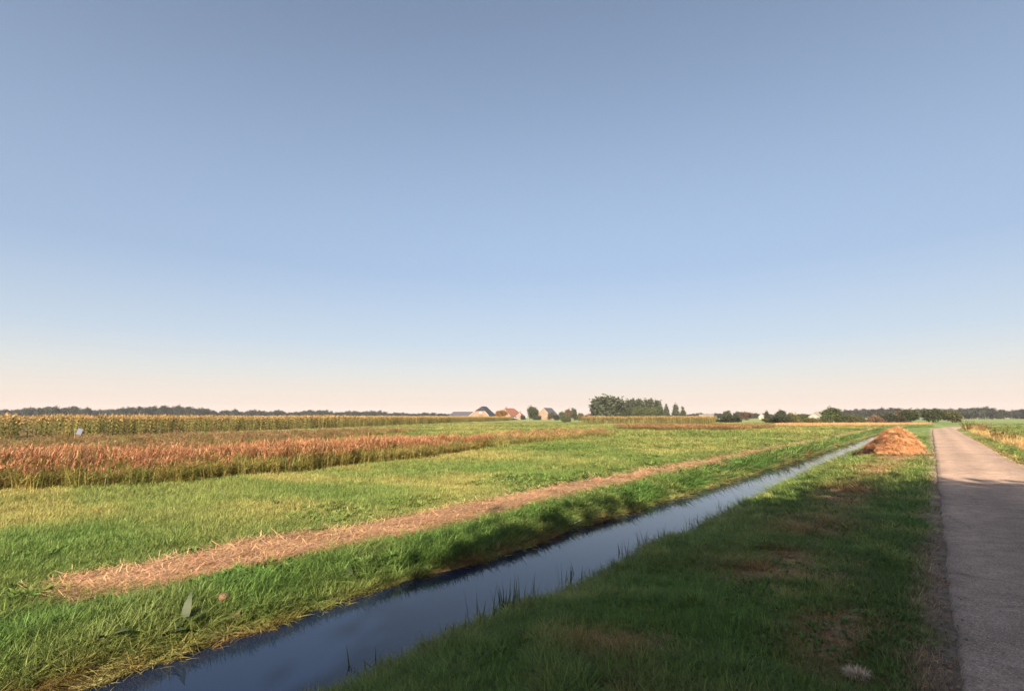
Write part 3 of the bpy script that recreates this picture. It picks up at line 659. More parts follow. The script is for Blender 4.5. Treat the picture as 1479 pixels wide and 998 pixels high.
house('farmhouse', 'brick farmhouse with half-hipped dark roof and wide gable behind the maize', at_depth(676, 380), yaw_for(690, 21), 16, 15.5, 2.0, 3.2, 9.5, 10.1, hz=6.3, hd=2.6, bz=3.4, bd=4.5, wall=M_BRICK, roof=M_SLATE,
      wins=((4.6, 2.6, 1.2, 1.5), (8.0, 5.1, 1.1, 1.2), (11.4, 5.1, 1.1, 1.2)), doors=((10.2, 1.7, 3.6, 3.2, M_DOOR), (6.6, 1.3, 1.3, 2.3, M_DOOR)), panels=((9.7, 5.1, 1.7, 1.3),), sidewins=((4, 1.7, 1.6, 1.1), (10, 1.7, 1.6, 1.1)))
o = house('farm_barn', 'long low dark-roofed barn at the left end of the farm', at_depth(685.5, 402), yaw_for(665, -82), 11, 21, 2.0, 2.0, 5.9, 5.5, bz=2.2, bd=4.0, wall=M_SHED, roof=M_SLATE2, over=.3, sidewins=((6, 1.3, 1.4, .8), (14, 1.3, 1.4, .8)))
o['category'] = 'barn'; o.children[1].data.materials[0] = plain('weathered_dark_roof', (.045, .043, .054), .6, .2, 3)
house('farmhouse', 'red-tiled farmhouse with sunlit gable behind the autumn tree', at_depth(720, 385), yaw_for(735, 42), 12, 13, 2.6, 2.6, 8.2, 6.0, bz=4.6, bd=3.0, wall=M_BRICK2, roof=M_REDR,
      wins=((4, 1.8, 1.2, 1.4), (8, 1.8, 1.2, 1.4), (6, 4.9, 1.2, 1.3)), sidewins=((3, 1.5, 1.6, 1.2), (7, 1.5, 1.6, 1.2)), chimneys=((6.0, 2.0, .7, 1.1),))
house('farm_annex', 'small brick annex with flat-pitched red roof right of the red farmhouse', at_depth(746, 379), yaw_for(750, 15), 4.6, 6, 2.5, 2.5, 4.4, 2.3, wall=M_BRICK2, roof=M_REDR, wins=((2.3, 1.5, 1.3, 1.2),), chimneys=((2.3, 1.5, 1.1, 1.7),))
house('farmhouse', 'grey-roofed house with low brick front right of the round green tree', at_depth(774, 362), yaw_for(785, 28), 12, 12, 2.4, 2.4, 8.1, 6, wall=M_BRICK2, roof=M_SLATE2, wins=((8, 1.6, 1.3, 1.3), (6, 4.6, 1.1, 1.2), (10.2, 1.6, 1.0, 1.3)), sidewins=((4, 1.5, 1.5, 1.1), (8, 1.5, 1.5, 1.1)))
o = house('garage', 'low brick garage beside the grey-roofed house', at_depth(788, 356), yaw_for(792, 5), 6.4, 6, 2.3, 2.3, 3.6, 3.2, wall=M_BRICK2, roof=M_SLATE2, doors=((2.0, 1.15, 2.6, 2.1, M_DOOR),), wins=((4.7, 1.4, 1.2, 1.1),)); o['category'] = 'garage'
o = house('field_barn', 'pale-roofed low shed on the horizon left of the lone dark bush', at_depth(1030, 420), yaw_for(1040, -85), 9, 11, 2.2, 2.2, 3.9, 4.5, wall=M_SHED, roof=M_PALE, over=.3); o['category'] = 'shed'
house('cottage', 'tiny pale cottage on the horizon left of the slim upright tree', at_depth(1096, 430), yaw_for(1099, 20), 5, 7, 2.2, 2.2, 4.8, 2.5, wall=M_WHITE, roof=M_SLATE, wins=((2.5, 1.3, 1.2, 1.1),))
house('cottage', 'white-gabled house with pale roof behind the long bush row', at_depth(1168, 300), yaw_for(1172, 30), 8, 9, 1.9, 1.9, 4.7, 4, wall=M_WHITE, roof=M_PALE, wins=((2.6, 1.3, 1.1, 1.0), (5.4, 1.3, 1.1, 1.0)))
o = house('field_barn', 'low pale shed glimpsed between the first two rounded trees', at_depth(1325, 330), yaw_for(1331, -80), 6, 7, 1.9, 1.9, 3.2, 3, wall=M_SHED, roof=M_PALE, over=.3); o['category'] = 'shed'
mb = MB(); p = at_depth(744.5, 372)
van = empty('parked_van', (p[0], p[1], 0), yaw_for(745, 80)); tag(van, 'white van parked in front of the red-tiled farmhouse', 'van')
mb = MB(); pr = [(-2.4, .35), (2.4, .35), (2.4, 1.0), (1.9, 1.15), (1.3, 1.95), (-2.3, 1.95), (-2.4, 1.8)]
mb.add([(x, -.95, z) for x, z in pr] + [(x, .95, z) for x, z in pr], [tuple(range(7)), tuple(range(13, 6, -1))] + [(i, i + 7, (i + 1) % 7 + 7, (i + 1) % 7) for i in range(7)]); mb.build('body', M_WHITE, van)
for x in (-1.5, 1.5):
    for s in (-1, 1):
        wb = MB(); wb.tube([(x, s * .78, .34), (x, s * .98, .34)], [.34, .34], 12); wb.build('wheel', M_SHED, van)
for s in (-1, 1):
    wb = MB(); wb.add([(1.75, s * .96, 1.2), (.7, s * .96, 1.2), (.7, s * .96, 1.75), (1.35, s * .96, 1.75)], [(0, 1, 2, 3)]); wb.build('side_window', M_GLASS, van)
wb = MB(); wb.add([(1.9, -.8, 1.19), (1.9, .8, 1.19), (1.36, .8, 1.92), (1.36, -.8, 1.92)], [(0, 1, 2, 3)]); wb.data = None
wb.v = [(x + .02, y, z) for x, y, z in wb.v]; wb.build('windscreen', M_GLASS, van)

# ------------------------------------------------------------------ grass, reeds, maize, straw
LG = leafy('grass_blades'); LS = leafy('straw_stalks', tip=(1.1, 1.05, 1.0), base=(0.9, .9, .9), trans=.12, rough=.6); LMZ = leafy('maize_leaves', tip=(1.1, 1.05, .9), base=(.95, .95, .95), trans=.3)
def tuft(n, L0, w, spread, lean, bend, segs, seed, taper=1.0):
    random.seed(seed); mb = MB()
    for i in range(n):
        az = random.uniform(0, 6.28); q = spread * math.sqrt(random.random()); a2 = az + random.uniform(-1.2, 1.2)
        mb.blade((math.cos(az) * q, math.sin(az) * q, -.01), a2, L0 * random.uniform(.5, 1.15), w * random.uniform(.7, 1.3), lean * random.uniform(.3, 1.5), bend * random.uniform(.2, 1.5), segs, twist=random.uniform(-.5, .5), taper=taper)
    return mb
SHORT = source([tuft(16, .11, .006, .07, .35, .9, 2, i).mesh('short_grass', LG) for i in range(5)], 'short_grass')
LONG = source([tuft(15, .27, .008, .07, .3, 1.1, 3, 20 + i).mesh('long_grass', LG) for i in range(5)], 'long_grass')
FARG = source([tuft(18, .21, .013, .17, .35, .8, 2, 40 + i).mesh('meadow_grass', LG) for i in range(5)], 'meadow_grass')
def leaf_weed(seed):
    random.seed(seed); mb = MB()
    for i in range(9):
        az = i * 2.4 + random.random(); mb.blade((0, 0, 0), az, random.uniform(.06, .14), random.uniform(.025, .045), random.uniform(.5, 1.2), random.uniform(.2, .9), 3)
    return mb
WEEDS = source([leaf_weed(60 + i).mesh('leaf_weed', LG) for i in range(4)], 'leaf_weed')
def straw_mat_(seed, n=22, spread=.16):
    random.seed(seed); mb = MB()
    for i in range(n):
        az = random.gauss(0, .9) + (math.pi if random.random() < .5 else 0); x, y = random.uniform(-spread, spread), random.uniform(-spread, spread)
        mb.blade((x, y, random.uniform(.0, .03)), az, random.uniform(.10, .26), random.uniform(.004, .009), random.uniform(1.35, 1.65), random.uniform(-.15, .25), 2, taper=.4)
    return mb
STRAWS = source([straw_mat_(80 + i).mesh('straw_litter', LS) for i in range(5)], 'straw_litter')
def reed_plume(seed):
    random.seed(seed); mb = MB()
    for i in range(6):
        x, y = random.uniform(-.16, .16), random.uniform(-.16, .16); h = random.uniform(.75, 1.15); az = random.uniform(0, 6.28)
        mb.blade((x, y, 0), az, h, .012, .03, .18, 3, r=.35)
        for k in range(8):
            zz = h * random.uniform(.02, .72); mb.blade((x, y, zz), random.uniform(0, 6.28), random.uniform(.2, .38), .013, .4, .8, 2)
    return mb
def plume_head(seed):
    random.seed(seed); mb = MB()
    for i in range(6):
        x, y = random.uniform(-.18, .18), random.uniform(-.18, .18); h = random.uniform(.8, 1.1)
        for k in range(8):
            mb.blade((x, y, h * random.uniform(.76, .96)), random.uniform(0, 6.28), random.uniform(.09, .2), .011, random.uniform(.1, .5), random.uniform(.2, 1.0), 2)
    return mb
REEDS = source([reed_plume(100 + i).mesh('reed_stems', LG) for i in range(5)], 'reed_stems')
PLUMES = source([plume_head(120 + i).mesh('reed_plumes', LS) for i in range(5)], 'reed_plumes')
def maize_plant(seed):
    random.seed(seed); mb = MB(); h = random.uniform(1.75, 2.0)
    mb.tube([(0, 0, -.05), (.01, 0, h * .5), (0, .02, h)], [.016, .013, .006], 5); a0 = random.uniform(0, 3.14)
    for i in range(9):
        z = .25 + i * (h - .35) / 9; mb.blade((0, 0, z), a0 + (math.pi if i % 2 else 0) + random.uniform(-.35, .35), random.uniform(.55, .8) * (1 - .35 * abs(i / 8 - .45)), .075, .45, random.uniform(1.2, 2.3), 5)
    return mb
def maize_top(seed):
    random.seed(seed); mb = MB(); h = 1.84
    for k in range(9): mb.blade((0, 0, h + random.uniform(-.1, .05)), random.uniform(0, 6.28), random.uniform(.22, .36), .022, random.uniform(.05, .5), random.uniform(.1, .8), 2)
    for k in range(4): mb.blade((0, 0, h - random.uniform(.1, .45)), random.uniform(0, 6.28), random.uniform(.35, .6), .06, .4, random.uniform(.9, 1.8), 3)
    return mb
MZ = source([maize_plant(140 + i).mesh('maize_stalk', LMZ) for i in range(5)], 'maize_stalk'); MZT = source([maize_top(160 + i).mesh('maize_tassel', LS) for i in range(5)], 'maize_tassel')

def polar(n, r0, r1, a0=-97, a1=17):
    """places round the viewer, thinning out with distance; angles in degrees clockwise from the road"""
    r = np.exp(rng.uniform(math.log(r0), math.log(r1), n)); a = np.radians(rng.uniform(a0, a1, n))
    return r * np.sin(a), r * np.cos(a), r
def eul(n, tilt=.12): return np.stack([rng.normal(0, tilt, n), rng.normal(0, tilt, n), rng.uniform(0, 6.28, n)], 1)
def on_road(x, y): return ((x > -0.02) & (x < 2.68) & (y < 112)) | ((y > 100) & (line_dist(x, y, ROAD) < 1.45))
def near_heap(x, y): return ((x - HEAP[0]) / 1.2) ** 2 + ((y - HEAP[1]) / 2.2) ** 2 < 1
def vary(c, x, y, amt=.22):
    return c * (1 + rng.normal(0, amt, (len(x), 1))).clip(.45, 1.7) * (1 + rng.normal(0, .06, (len(x), 3)))

# verge: short turf on the near side and along the lane
x, y, r = polar(150000, 1.9, 75)
vd = verge_dry(x, y); keep = (x > -3.6) & (x < 4.0) & ~on_road(x, y) & ~near_heap(x, y) & (rng.random(len(x)) > .85 * vd)
edge = sstep(-0.4, -0.1, x) * (x < 0.1); keep &= rng.random(len(x)) > .93 * edge
x, y, r = x[keep], y[keep], r[keep]; n = len(x)
hh = (.75 + .7 * fbm(x * .9, y * .9, 91)) * 1.0 * (1 - .4 * verge_dry(x, y)); ws = np.clip(r / 7, .9, 4)
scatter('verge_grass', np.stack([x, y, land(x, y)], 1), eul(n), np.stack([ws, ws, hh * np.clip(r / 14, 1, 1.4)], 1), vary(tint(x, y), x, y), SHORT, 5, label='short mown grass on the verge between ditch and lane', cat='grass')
# taller unmown grass on the near bank and in clumps over the verge
x, y, r = polar(90000, 2.2, 80)
cl_ = fbm(x * .8, y * .8, 95)
keep = (((x > -3.9) & (x < -3.05)) | ((x > -3.2) & (x < -.5) & (cl_ > .57) & (y < 18) & (x < -.5 - .06 * y))) & (land(x, y) > WATER_Z - .03) & ~near_heap(x, y)
x, y, r = x[keep], y[keep], r[keep]; n = len(x); ws = np.clip(r / 9, .8, 3.2)
hh = (.22 + .5 * fbm(x * 1.2, y * 1.2, 97)) * np.where(x < -3.05, 1.0, 1.2)
scatter('bank_grass', np.stack([x, y, land(x, y)], 1), eul(n, .2), np.stack([ws, ws, hh], 1), vary(mix(tint(x, y), LIGHT, .3 * rng.random(n)), x, y), LONG, 5, label='longer tufted grass along the near bank of the ditch', cat='grass')
# far bank
x, y, r = polar(140000, 4.2, 130)
pw = path_w(x, y); keep = (x > -7.3) & (x < -5.42) & (land(x, y) > WATER_Z - .04) & (rng.random(len(x)) > pw * 1.1)
x, y, r = x[keep], y[keep], r[keep]; n = len(x); ws = np.clip(r / 8, .9, 4)
hh = (.45 + .75 * fbm(x * 1.1, y * .7, 99)) * np.where(x < -6.5, .4, .65) * np.where(x > -5.62, .6, 1)
scatter('bank_grass', np.stack([x, y, land(x, y)], 1), eul(n, .22), np.stack([ws, ws, hh], 1), vary(tint(x, y), x, y), LONG, 5, label='lush grass overhanging the far bank of the ditch', cat='grass')
# broad-leaved weeds in the far strip
x, y, r = polar(40000, 4.4, 40)
keep = (x > -11.5) & (x < -6.0) & (land(x, y) > -.35) & (fbm(x * .9, y * .9, 103) > .6) & (path_w(x, y) < .3)
x, y, r = x[keep], y[keep], r[keep]; n = len(x); ws = np.clip(r / 12, .7, 1.5) * rng.uniform(.6, 1.2, n)
scatter('leafy_weeds', np.stack([x, y, land(x, y) + .05], 1), eul(n, .25), np.stack([ws, ws, ws], 1), vary(mix(mix(GREEN * 1.1, LUSH * 1.1, rng.random(n)), tint(x, y), .4 * np.ones(n)), x, y), WEEDS, 4, label='low broad-leaved weeds among the grass of the far strip', cat='weeds')
x, y, r = polar(60000, 1.9, 24)
keep = (x > -3.3) & (x < -.25) & (fbm(x * 1.6, y * 1.6, 109) > .56) & (rng.random(len(x)) < .5)
x, y, r = x[keep], y[keep], r[keep]; n = len(x); ws = rng.uniform(.2, .5, n)
scatter('leafy_weeds', np.stack([x, y, land(x, y) + .03], 1), eul(n, .3), np.stack([ws, ws, ws], 1), vary(mix(GREEN * .9, LUSH, rng.random(n)), x, y), WEEDS, 4, label='small clover and plantain leaves in the shaded verge', cat='weeds')
# meadow
x, y, r = polar(330000, 6.5, 190)
pw = path_w(x, y); inr = in_poly(x, y, REED) | in_poly(x, y, MAIZE) | in_poly(x, y, MAIZE_B)
keep = (((x < -7.3) & (rng.random(len(x)) > pw * 1.1)) | ((y > 117) & (x < 0)) | ((x > 6.5) & ~on_road(x, y))) & ~inr & (line_dist(x, y, TRACK) > .7) & ~on_road(x, y)
x, y, r = x[keep], y[keep], r[keep]; n = len(x); ws = np.clip(r / 20, .7, 2.8)
hh = (.35 + .75 * fbm(x * .5, y * .5, 107)) * (1 + .35 * sstep(25, 60, r)) * (1 - .5 * sstep(-9.5, -8, x) * (x > -12))
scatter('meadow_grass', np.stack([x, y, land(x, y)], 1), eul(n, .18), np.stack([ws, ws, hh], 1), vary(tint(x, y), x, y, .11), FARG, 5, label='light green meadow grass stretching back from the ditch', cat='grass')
# straw litter on the mown path and the worn verge
x, y, r = polar(150000, 1.9, 110)
keep = (rng.random(len(x)) < path_w(x, y) * 1.2) | (rng.random(len(x)) < verge_dry(x, y) * .35) | ((x > -.42) & (x < -.08) & (rng.random(len(x)) < .05))
keep &= ~near_heap(x, y); x, y, r = x[keep], y[keep], r[keep]; n = len(x); ws = np.clip(r / 9, .7, 4)
sh_ = np.where(x > -4, .5, 1.0)
scatter('straw_litter', np.stack([x, y, land(x, y) + .012], 1), np.stack([rng.normal(0, .07, n), rng.normal(0, .07, n), rng.normal(1.45, .5, n)], 1), np.stack([np.clip(ws, .7, 1.8) * sh_, np.clip(ws, .7, 2.2) * sh_, rng.uniform(.5, 1.3, n) * sh_], 1),
        vary(mix(STRAW * 1.1, EARTH * 1.6, rng.random(n) ** 2 * .8), x, y), STRAWS, 5, label='raked straw and dead reed strewn along the mown path', cat='straw')

def pebble(seed):
    g = random.Random(seed); bm = bmesh.new(); bmesh.ops.create_icosphere(bm, subdivisions=1, radius=.012); mb = MB()
    for v in bm.verts: v.co *= g.uniform(.7, 1.25); v.co.z *= .6
    mb.add([tuple(v.co) for v in bm.verts], [tuple(v.index for v in f.verts) for f in bm.faces]); bm.free(); return mb
PEB = source([pebble(210 + i).mesh('pebble', LS) for i in range(5)], 'pebble')
x, y, r = polar(90000, 2.5, 30); keep = (x > -.5) & (x < .12) & (rng.random(len(x)) < np.exp(-((x + .16) / .17) ** 2) * .8); x, y, r = x[keep], y[keep], r[keep]; n = len(x); ws = rng.uniform(.3, 1.3, n)
scatter('gravel', np.stack([x, y, np.where(x > 0.02, .034, land(x, y) + .004)], 1), eul(n, .5), np.stack([ws, ws, ws], 1), vary(mix(np.array((.42, .3, .22)), np.array((.2, .15, .12)), rng.random(n)), x, y), PEB, 5, label='grit and loose soil crumbs along the lane edge', cat='gravel')
def fill(poly, dens, jit=0):
    P_ = np.array(poly); lo, hi = P_.min(0), P_.max(0); n = int((hi - lo).prod() * dens)
    x = rng.uniform(lo[0], hi[0], n); y = rng.uniform(lo[1], hi[1], n); x2 = x + (fbm(x * .5, y * .5, 111) - .5) * jit; y2 = y + (fbm(x * .5, y * .5, 113) - .5) * jit
    k = in_poly(x2, y2, poly); return x[k], y[k]
def reeds(poly, dens, hs, green, head, label, jit=1.5, wide=1.1, headp=1.0):
    x, y = fill(poly, dens, jit); n = len(x); hh = hs * (.75 + .5 * fbm(x * .35, y * .35, 117)) * rng.uniform(.85, 1.15, n); hh = hh * (.66 + .34 * sstep(0, 1.5, line_dist(x, y, poly[:8]) + (fbm(x * .9, y * .9, 121) - .5) * 1.2)) if poly is REED else hh; ro = eul(n, .1); sc = np.stack([np.full(n, wide)] * 2 + [hh], 1); z = land(x, y)
    c = mix(np.array(green[0]), np.array(green[1]), rng.random(n)); c = mix(c, YELLOW, .4 * sstep(.5, .7, fbm(x * .3, y * .3, 119)))
    scatter('reeds', np.stack([x, y, z], 1), ro, sc, vary(c, x, y), REEDS, 5, label=label[0], cat='reeds')
    k = rng.random(n) < (headp * sstep(.1, 1.1, line_dist(x, y, poly[:8]) + (fbm(x * .9, y * .9, 123) - .5)) if poly is REED else headp); c = mix(np.array(head[0]), np.array(head[1]), rng.random(n))
    scatter('reed_plumes', np.stack([x, y, z], 1)[k], ro[k], sc[k], vary(c, x, y)[k], PLUMES, 5, label=label[1], cat='reeds')
reeds(REED, 32, .84, ((.19, .215, .065), (.38, .32, .12)), ((.39, .165, .09), (.42, .235, .12)), ('green and straw-coloured reed stems in the band across the meadow', 'rusty red reed plumes in the band across the meadow'))
reeds(REED_B, 4, .58, ((.27, .29, .10), (.38, .34, .13)), ((.40, .21, .10), (.42, .27, .13)), ('pale reed stems where the reed band thins out by the bush', 'reddish plumes where the reed band thins out by the bush'), 3, 1.6, .55)
reeds(REED_C, 3, .6, ((.24, .22, .08), (.33, .25, .1)), ((.36, .19, .09), (.40, .24, .12)), ('low brown reed stems at the back of the meadow', 'brown reed plumes at the back of the meadow'), 2, 2.2)
reeds(WEED, 2.6, .58, ((.19, .18, .07), (.30, .21, .10)), ((.33, .17, .10), (.30, .20, .10)), ('rank brown-green weeds in front of the maize', 'brownish seed heads of the weeds in front of the maize'), 3, 1.8, .4)
x, y = fill(PALE, 2.5); n = len(x)
scatter('dry_grass', np.stack([x, y, land(x, y)], 1), eul(n), np.stack([np.full(n, 3.0), np.full(n, 3.0), rng.uniform(1.5, 3.2, n)], 1), vary(np.tile(STRAW * 1.0, (n, 1)), x, y), FARG, 5, label='bleached dry grass below the far bushes', cat='grass')
RIGHTW = [(3.7, 112), (3.8, 90), (4.0, 60), (4.2, 40), (4.4, 25), (6.4, 25), (6.4, 60), (6.4, 95), (6.0, 118)]
x, y = fill(RIGHTW, 14, .6); k = (np.abs(y - 93) > 4) | (rng.random(len(y)) < .3); x, y = x[k], y[k]; n = len(x)
scatter('dry_grass', np.stack([x, y, land(x, y)], 1), eul(n, .2), np.stack([np.full(n, 1.6), np.full(n, 1.6), rng.uniform(1.6, 3.4, n) * (.6 + .8 * vnoise(x * .4, y * .12, 127))], 1), vary(mix(STRAW * .9, YELLOW * .9, rng.random(n)), x, y), FARG, 5, label='tall bleached grass along the right-hand ditch of the lane', cat='grass')
# maize: dense at the edge that shows, thinner behind
for poly, lab, fr in ((MAIZE, 'maize of the large field at the left', 7), (MAIZE_B, 'maize of the far field in front of the copse', 5)):
    front = poly[:7] if poly is MAIZE else poly[:3]
    x, y = fill(poly, 1.8); dd = line_dist(x, y, front); dp = depth_of(x, y)
    pk = np.where(dd < 5, 1.0, np.where(dd < 14, .5, .10)); k = rng.random(len(x)) < pk; x, y, dd = x[k], y[k], dd[k]; n = len(x); hh = (.90 + .2 * fbm(x * .12, y * .12, 131)) * rng.uniform(.9, 1.08, n)
    wd = np.where(dd < 5, 1.25, 1.9); ro = eul(n, .05); sc = np.stack([wd, wd, hh], 1); z = land(x, y); yel = .65 if poly is MAIZE else .75
    c = mix(mix(np.array((.115, .14, .04)), np.array((.21, .20, .06)), rng.random(n)), np.array((.40, .33, .12)), yel * rng.random(n))
    scatter('maize', np.stack([x, y, z], 1), ro, sc, vary(c, x, y), MZ, 5, label='green stalks and leaves, ' + lab, cat='maize')
    scatter('maize_tassels', np.stack([x, y, z], 1), ro, sc, vary(mix(np.array((.52, .34, .15)), np.array((.42, .30, .11)), rng.random(n)), x, y), MZT, 5, label='dry golden tassels and top leaves, ' + lab, cat='maize')

# ------------------------------------------------------------------ heap of raked reed and straw
heap = empty('straw_heap', (HEAP[0], HEAP[1], 0)); tag(heap, 'large heap of raked orange-brown straw and reed on the verge beside the lane', 'straw heap')
def heap_h(u, v):
    e = np.hypot(u / 1.14, v / 2.05); base = np.clip(1 - e ** 2.1, 0, None) ** .62
    skew = 1 + .16 * u
    n = (fbm(u * 1.6 + 5, v * 1.6, 141) - .5) * .75 + (fbm(u * 4, v * 4, 143) - .5) * .85
    ledge = -.16 * np.exp(-((v + 1.5 + .2 * u) / .3) ** 2)
    hol = -.42 * np.exp(-((u + .62) / .22) ** 2 - ((v + .9) / .45) ** 2)
    return np.maximum(base * (.97 * skew + n) + (ledge + hol) * (base > .1), -.05)
uu = np.linspace(-1.5, 1.5, 64); vv = np.linspace(-2.8, 2.8, 90); U, V_ = np.meshgrid(uu, vv); Zh = np.where(np.hypot(U / 1.14, V_ / 2.05) < 1.0, heap_h(U, V_), -.45)
mb = MB(); ii = np.arange(U.size).reshape(U.shape)
mb.add(list(zip(U.ravel(), V_.ravel(), Zh.ravel())), [tuple(map(int, q)) for q in np.stack([ii[:-1, :-1], ii[:-1, 1:], ii[1:, 1:], ii[1:, :-1]], -1).reshape(-1, 4)])
mb.build('mound', plain('packed_straw', (.44, .25, .13), .95, .4, 9, .9), heap, True)
def clod(seed):
    random.seed(seed); mb = MB()
    for i in range(30):
        az = random.gauss(0, .45); x, y = random.gauss(0, .05), random.gauss(0, .06)
        mb.blade((x, y, random.uniform(0, .05)), az, random.uniform(.14, .42), random.uniform(.008, .018), random.uniform(.9, 1.4), random.uniform(.2, 1.0), 3, taper=.4)
    return mb
CLOD = source([clod(180 + i).mesh('straw_clod', LS) for i in range(6)], 'straw_clod')
n = 4200; u = rng.uniform(-1.35, 1.35, n); v = rng.uniform(-2.55, 2.3, n); k = heap_h(u, v) > .02; u, v = u[k], v[k]; n = len(u)
e = .05; gx = (heap_h(u + e, v) - heap_h(u - e, v)) / (2 * e); gy = (heap_h(u, v + e) - heap_h(u, v - e)) / (2 * e)
az = np.arctan2(-gy, -gx) + rng.normal(0, .9, n); slope = np.arctan(np.hypot(gx, gy)).clip(0, 1.0)
rot = np.stack([rng.normal(0, .2, n), slope * .6 * np.cos(az - np.arctan2(-gy, -gx)), az], 1)
rotten_shade = sstep(.0, .5, -u - .42 + (fbm(u * 3, v * 3, 147) - .5) * .9) * sstep(.4, -.6, v)  # wet decayed straw and the heap's own shade, both put into the tint
c = mix(mix(STRAW * np.array((.9, .74, .62)), STRAW * np.array((1.2, 1.05, .92)), rng.random(n)), np.array((.055, .026, .018)), rotten_shade * .95 * (rng.random(n) < .85))
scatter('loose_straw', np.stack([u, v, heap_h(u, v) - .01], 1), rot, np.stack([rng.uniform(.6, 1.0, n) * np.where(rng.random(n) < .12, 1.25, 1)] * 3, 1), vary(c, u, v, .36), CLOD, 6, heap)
n = 340; t_ = rng.uniform(0, 6.28, n); q_ = rng.uniform(.95, 1.22, n) + np.where(rng.random(n) < .15, rng.uniform(0, .5, n), 0); u = np.cos(t_) * 1.12 * q_; v = np.sin(t_) * 2.0 * q_
scatter('scattered_straw', np.stack([u, v, land(u + HEAP[0], v + HEAP[1]) + .03], 1), eul(n, .15), np.stack([rng.uniform(.5, 1.1, n)] * 2 + [rng.uniform(.3, .8, n)], 1), vary(np.tile(STRAW, (n, 1)), u, v, .25), CLOD, 6, heap)
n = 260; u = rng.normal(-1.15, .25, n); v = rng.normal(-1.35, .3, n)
scatter('rotten_shaded_reed', np.stack([u, v, land(u + HEAP[0], v + HEAP[1]) + rng.uniform(0, .16, n) * np.clip(2 + u, 0, 1)], 1), eul(n, .2), np.stack([rng.uniform(.6, 1.1, n)] * 3, 1), vary(np.tile(np.array((.06, .032, .022)), (n, 1)), u, v, .5), CLOD, 6, heap)  # dark debris at the foot: wet reed with the heap's shadow tinted in

# ------------------------------------------------------------------ single plants and small things
M_SEDGE = leafy('sedge_leaves', None, (.07, .11, .03), trans=.3); M_DOCK = leafy('dock_leaf', None, (.062, .092, .036), tip=(1, 1, .95), base=(1, 1, 1), trans=.25)
M_WEEDY = leafy('weed_leaves', None, (.17, .18, .055), trans=.3); M_DRYW = leafy('dry_weed_stems', None, (.36, .22, .12), trans=.15)
def sedge(px, py, n, L0, label, seed, off=0.0):
    x, y = ground(px, py, WATER_Z); x += off
    mb = tuft(n, L0 * .75, .012, .16, .1, .35, 3, seed); o = mb.build('sedge_clump', M_SEDGE); o.location = (x, y, float(land(x, y)) - .01)
    tag(o, label, 'sedge', 'sedge clumps at the near waterline'); return o
for i, (px, py, n, L_, lb) in enumerate(((735, 872, 26, .5, 'biggest clump of upright sedge at the near waterline'), (693, 890, 10, .5, 'few upright sedge blades just left of the biggest clump'), (765, 858, 12, .5, 'sedge blades just right of the biggest clump'),
                                      (651, 908, 10, .4, 'thin sedge blades in the darkest stretch of the near bank'), (812, 833, 9, .55, 'single tall sedge stems between the biggest clump and the bend of the bank'), (837, 824, 9, .4, 'low sedge blades right of the single tall stems'),
                                      (905, 794, 18, .45, 'dark sedge clump where the bank shade is deepest'), (932, 780, 18, .5, 'dense sedge clump halfway along the near bank'), (960, 768, 16, .45, 'sedge clump right of the halfway clump'),
                                      (1000, 748, 18, .5, 'sedge clump before the shade ends on the near bank'), (1045, 727, 18, .5, 'sedge clump near the edge of the shade'), (1075, 715, 16, .45, 'farthest sedge clump on the near bank'), (530, 960, 10, .4, 'sedge blades nearest the viewer'))):
    sedge(px, py + 6, n, L_, lb, 300 + i)
def weed_plant(name, loc, h, label, cat, stems, mat, seed, leaf=.12, spread=.3):
    random.seed(seed); o = empty(name, (loc[0], loc[1], float(land(*loc)))); tag(o, label, cat); sb = MB(); lb = MB()
    for i in range(stems):
        az = random.uniform(0, 6.28); q = spread * math.sqrt(random.random()); hh = h * random.uniform(.6, 1.05); p0 = Vector((math.cos(az) * q * .5, math.sin(az) * q * .5, -.05)); p1 = Vector((math.cos(az) * q * 1.3, math.sin(az) * q * 1.3, hh))
        sb.tube([p0, p0.lerp(p1, .5) + Vector((0, 0, .04)), p1], [.012, .008, .004], 4)
        for k in range(16):
            t = random.uniform(.2, 1); pt = p0.lerp(p1, t); lb.blade(pt, random.uniform(0, 6.28), leaf * random.uniform(.7, 1.6), leaf * .4, random.uniform(.4, 1.1), random.uniform(.2, .9), 2)
    sb.build('stems', M_DRYW, o); lb.build('leaves', mat, o); return o
weed_plant('bramble', (4.15, 57.5), 1.15, 'dark leafy weed clump at the near end of the bleached grass right of the lane', 'bush', 30, M_WEEDY, 1, .13, .55)
weed_plant('bramble', (4.6, 55), 1.0, 'yellow-green leafy weed clump just behind the near end of the bleached grass', 'bush', 26, M_WEEDY, 2, .13, .6)
weed_plant('bramble', (3.75, 93), 1.5, 'tangled brown bush beside the lane before it bends, left half', 'bush', 40, M_WEEDY, 3, .16, .8)
weed_plant('bramble', (4.9, 90), 1.5, 'tangled brown bush beside the lane before it bends, right half', 'bush', 40, M_DRYW, 4, .16, .9)
def bank_spot(px, py, z): x, y = ground(px, py, z); return x, y
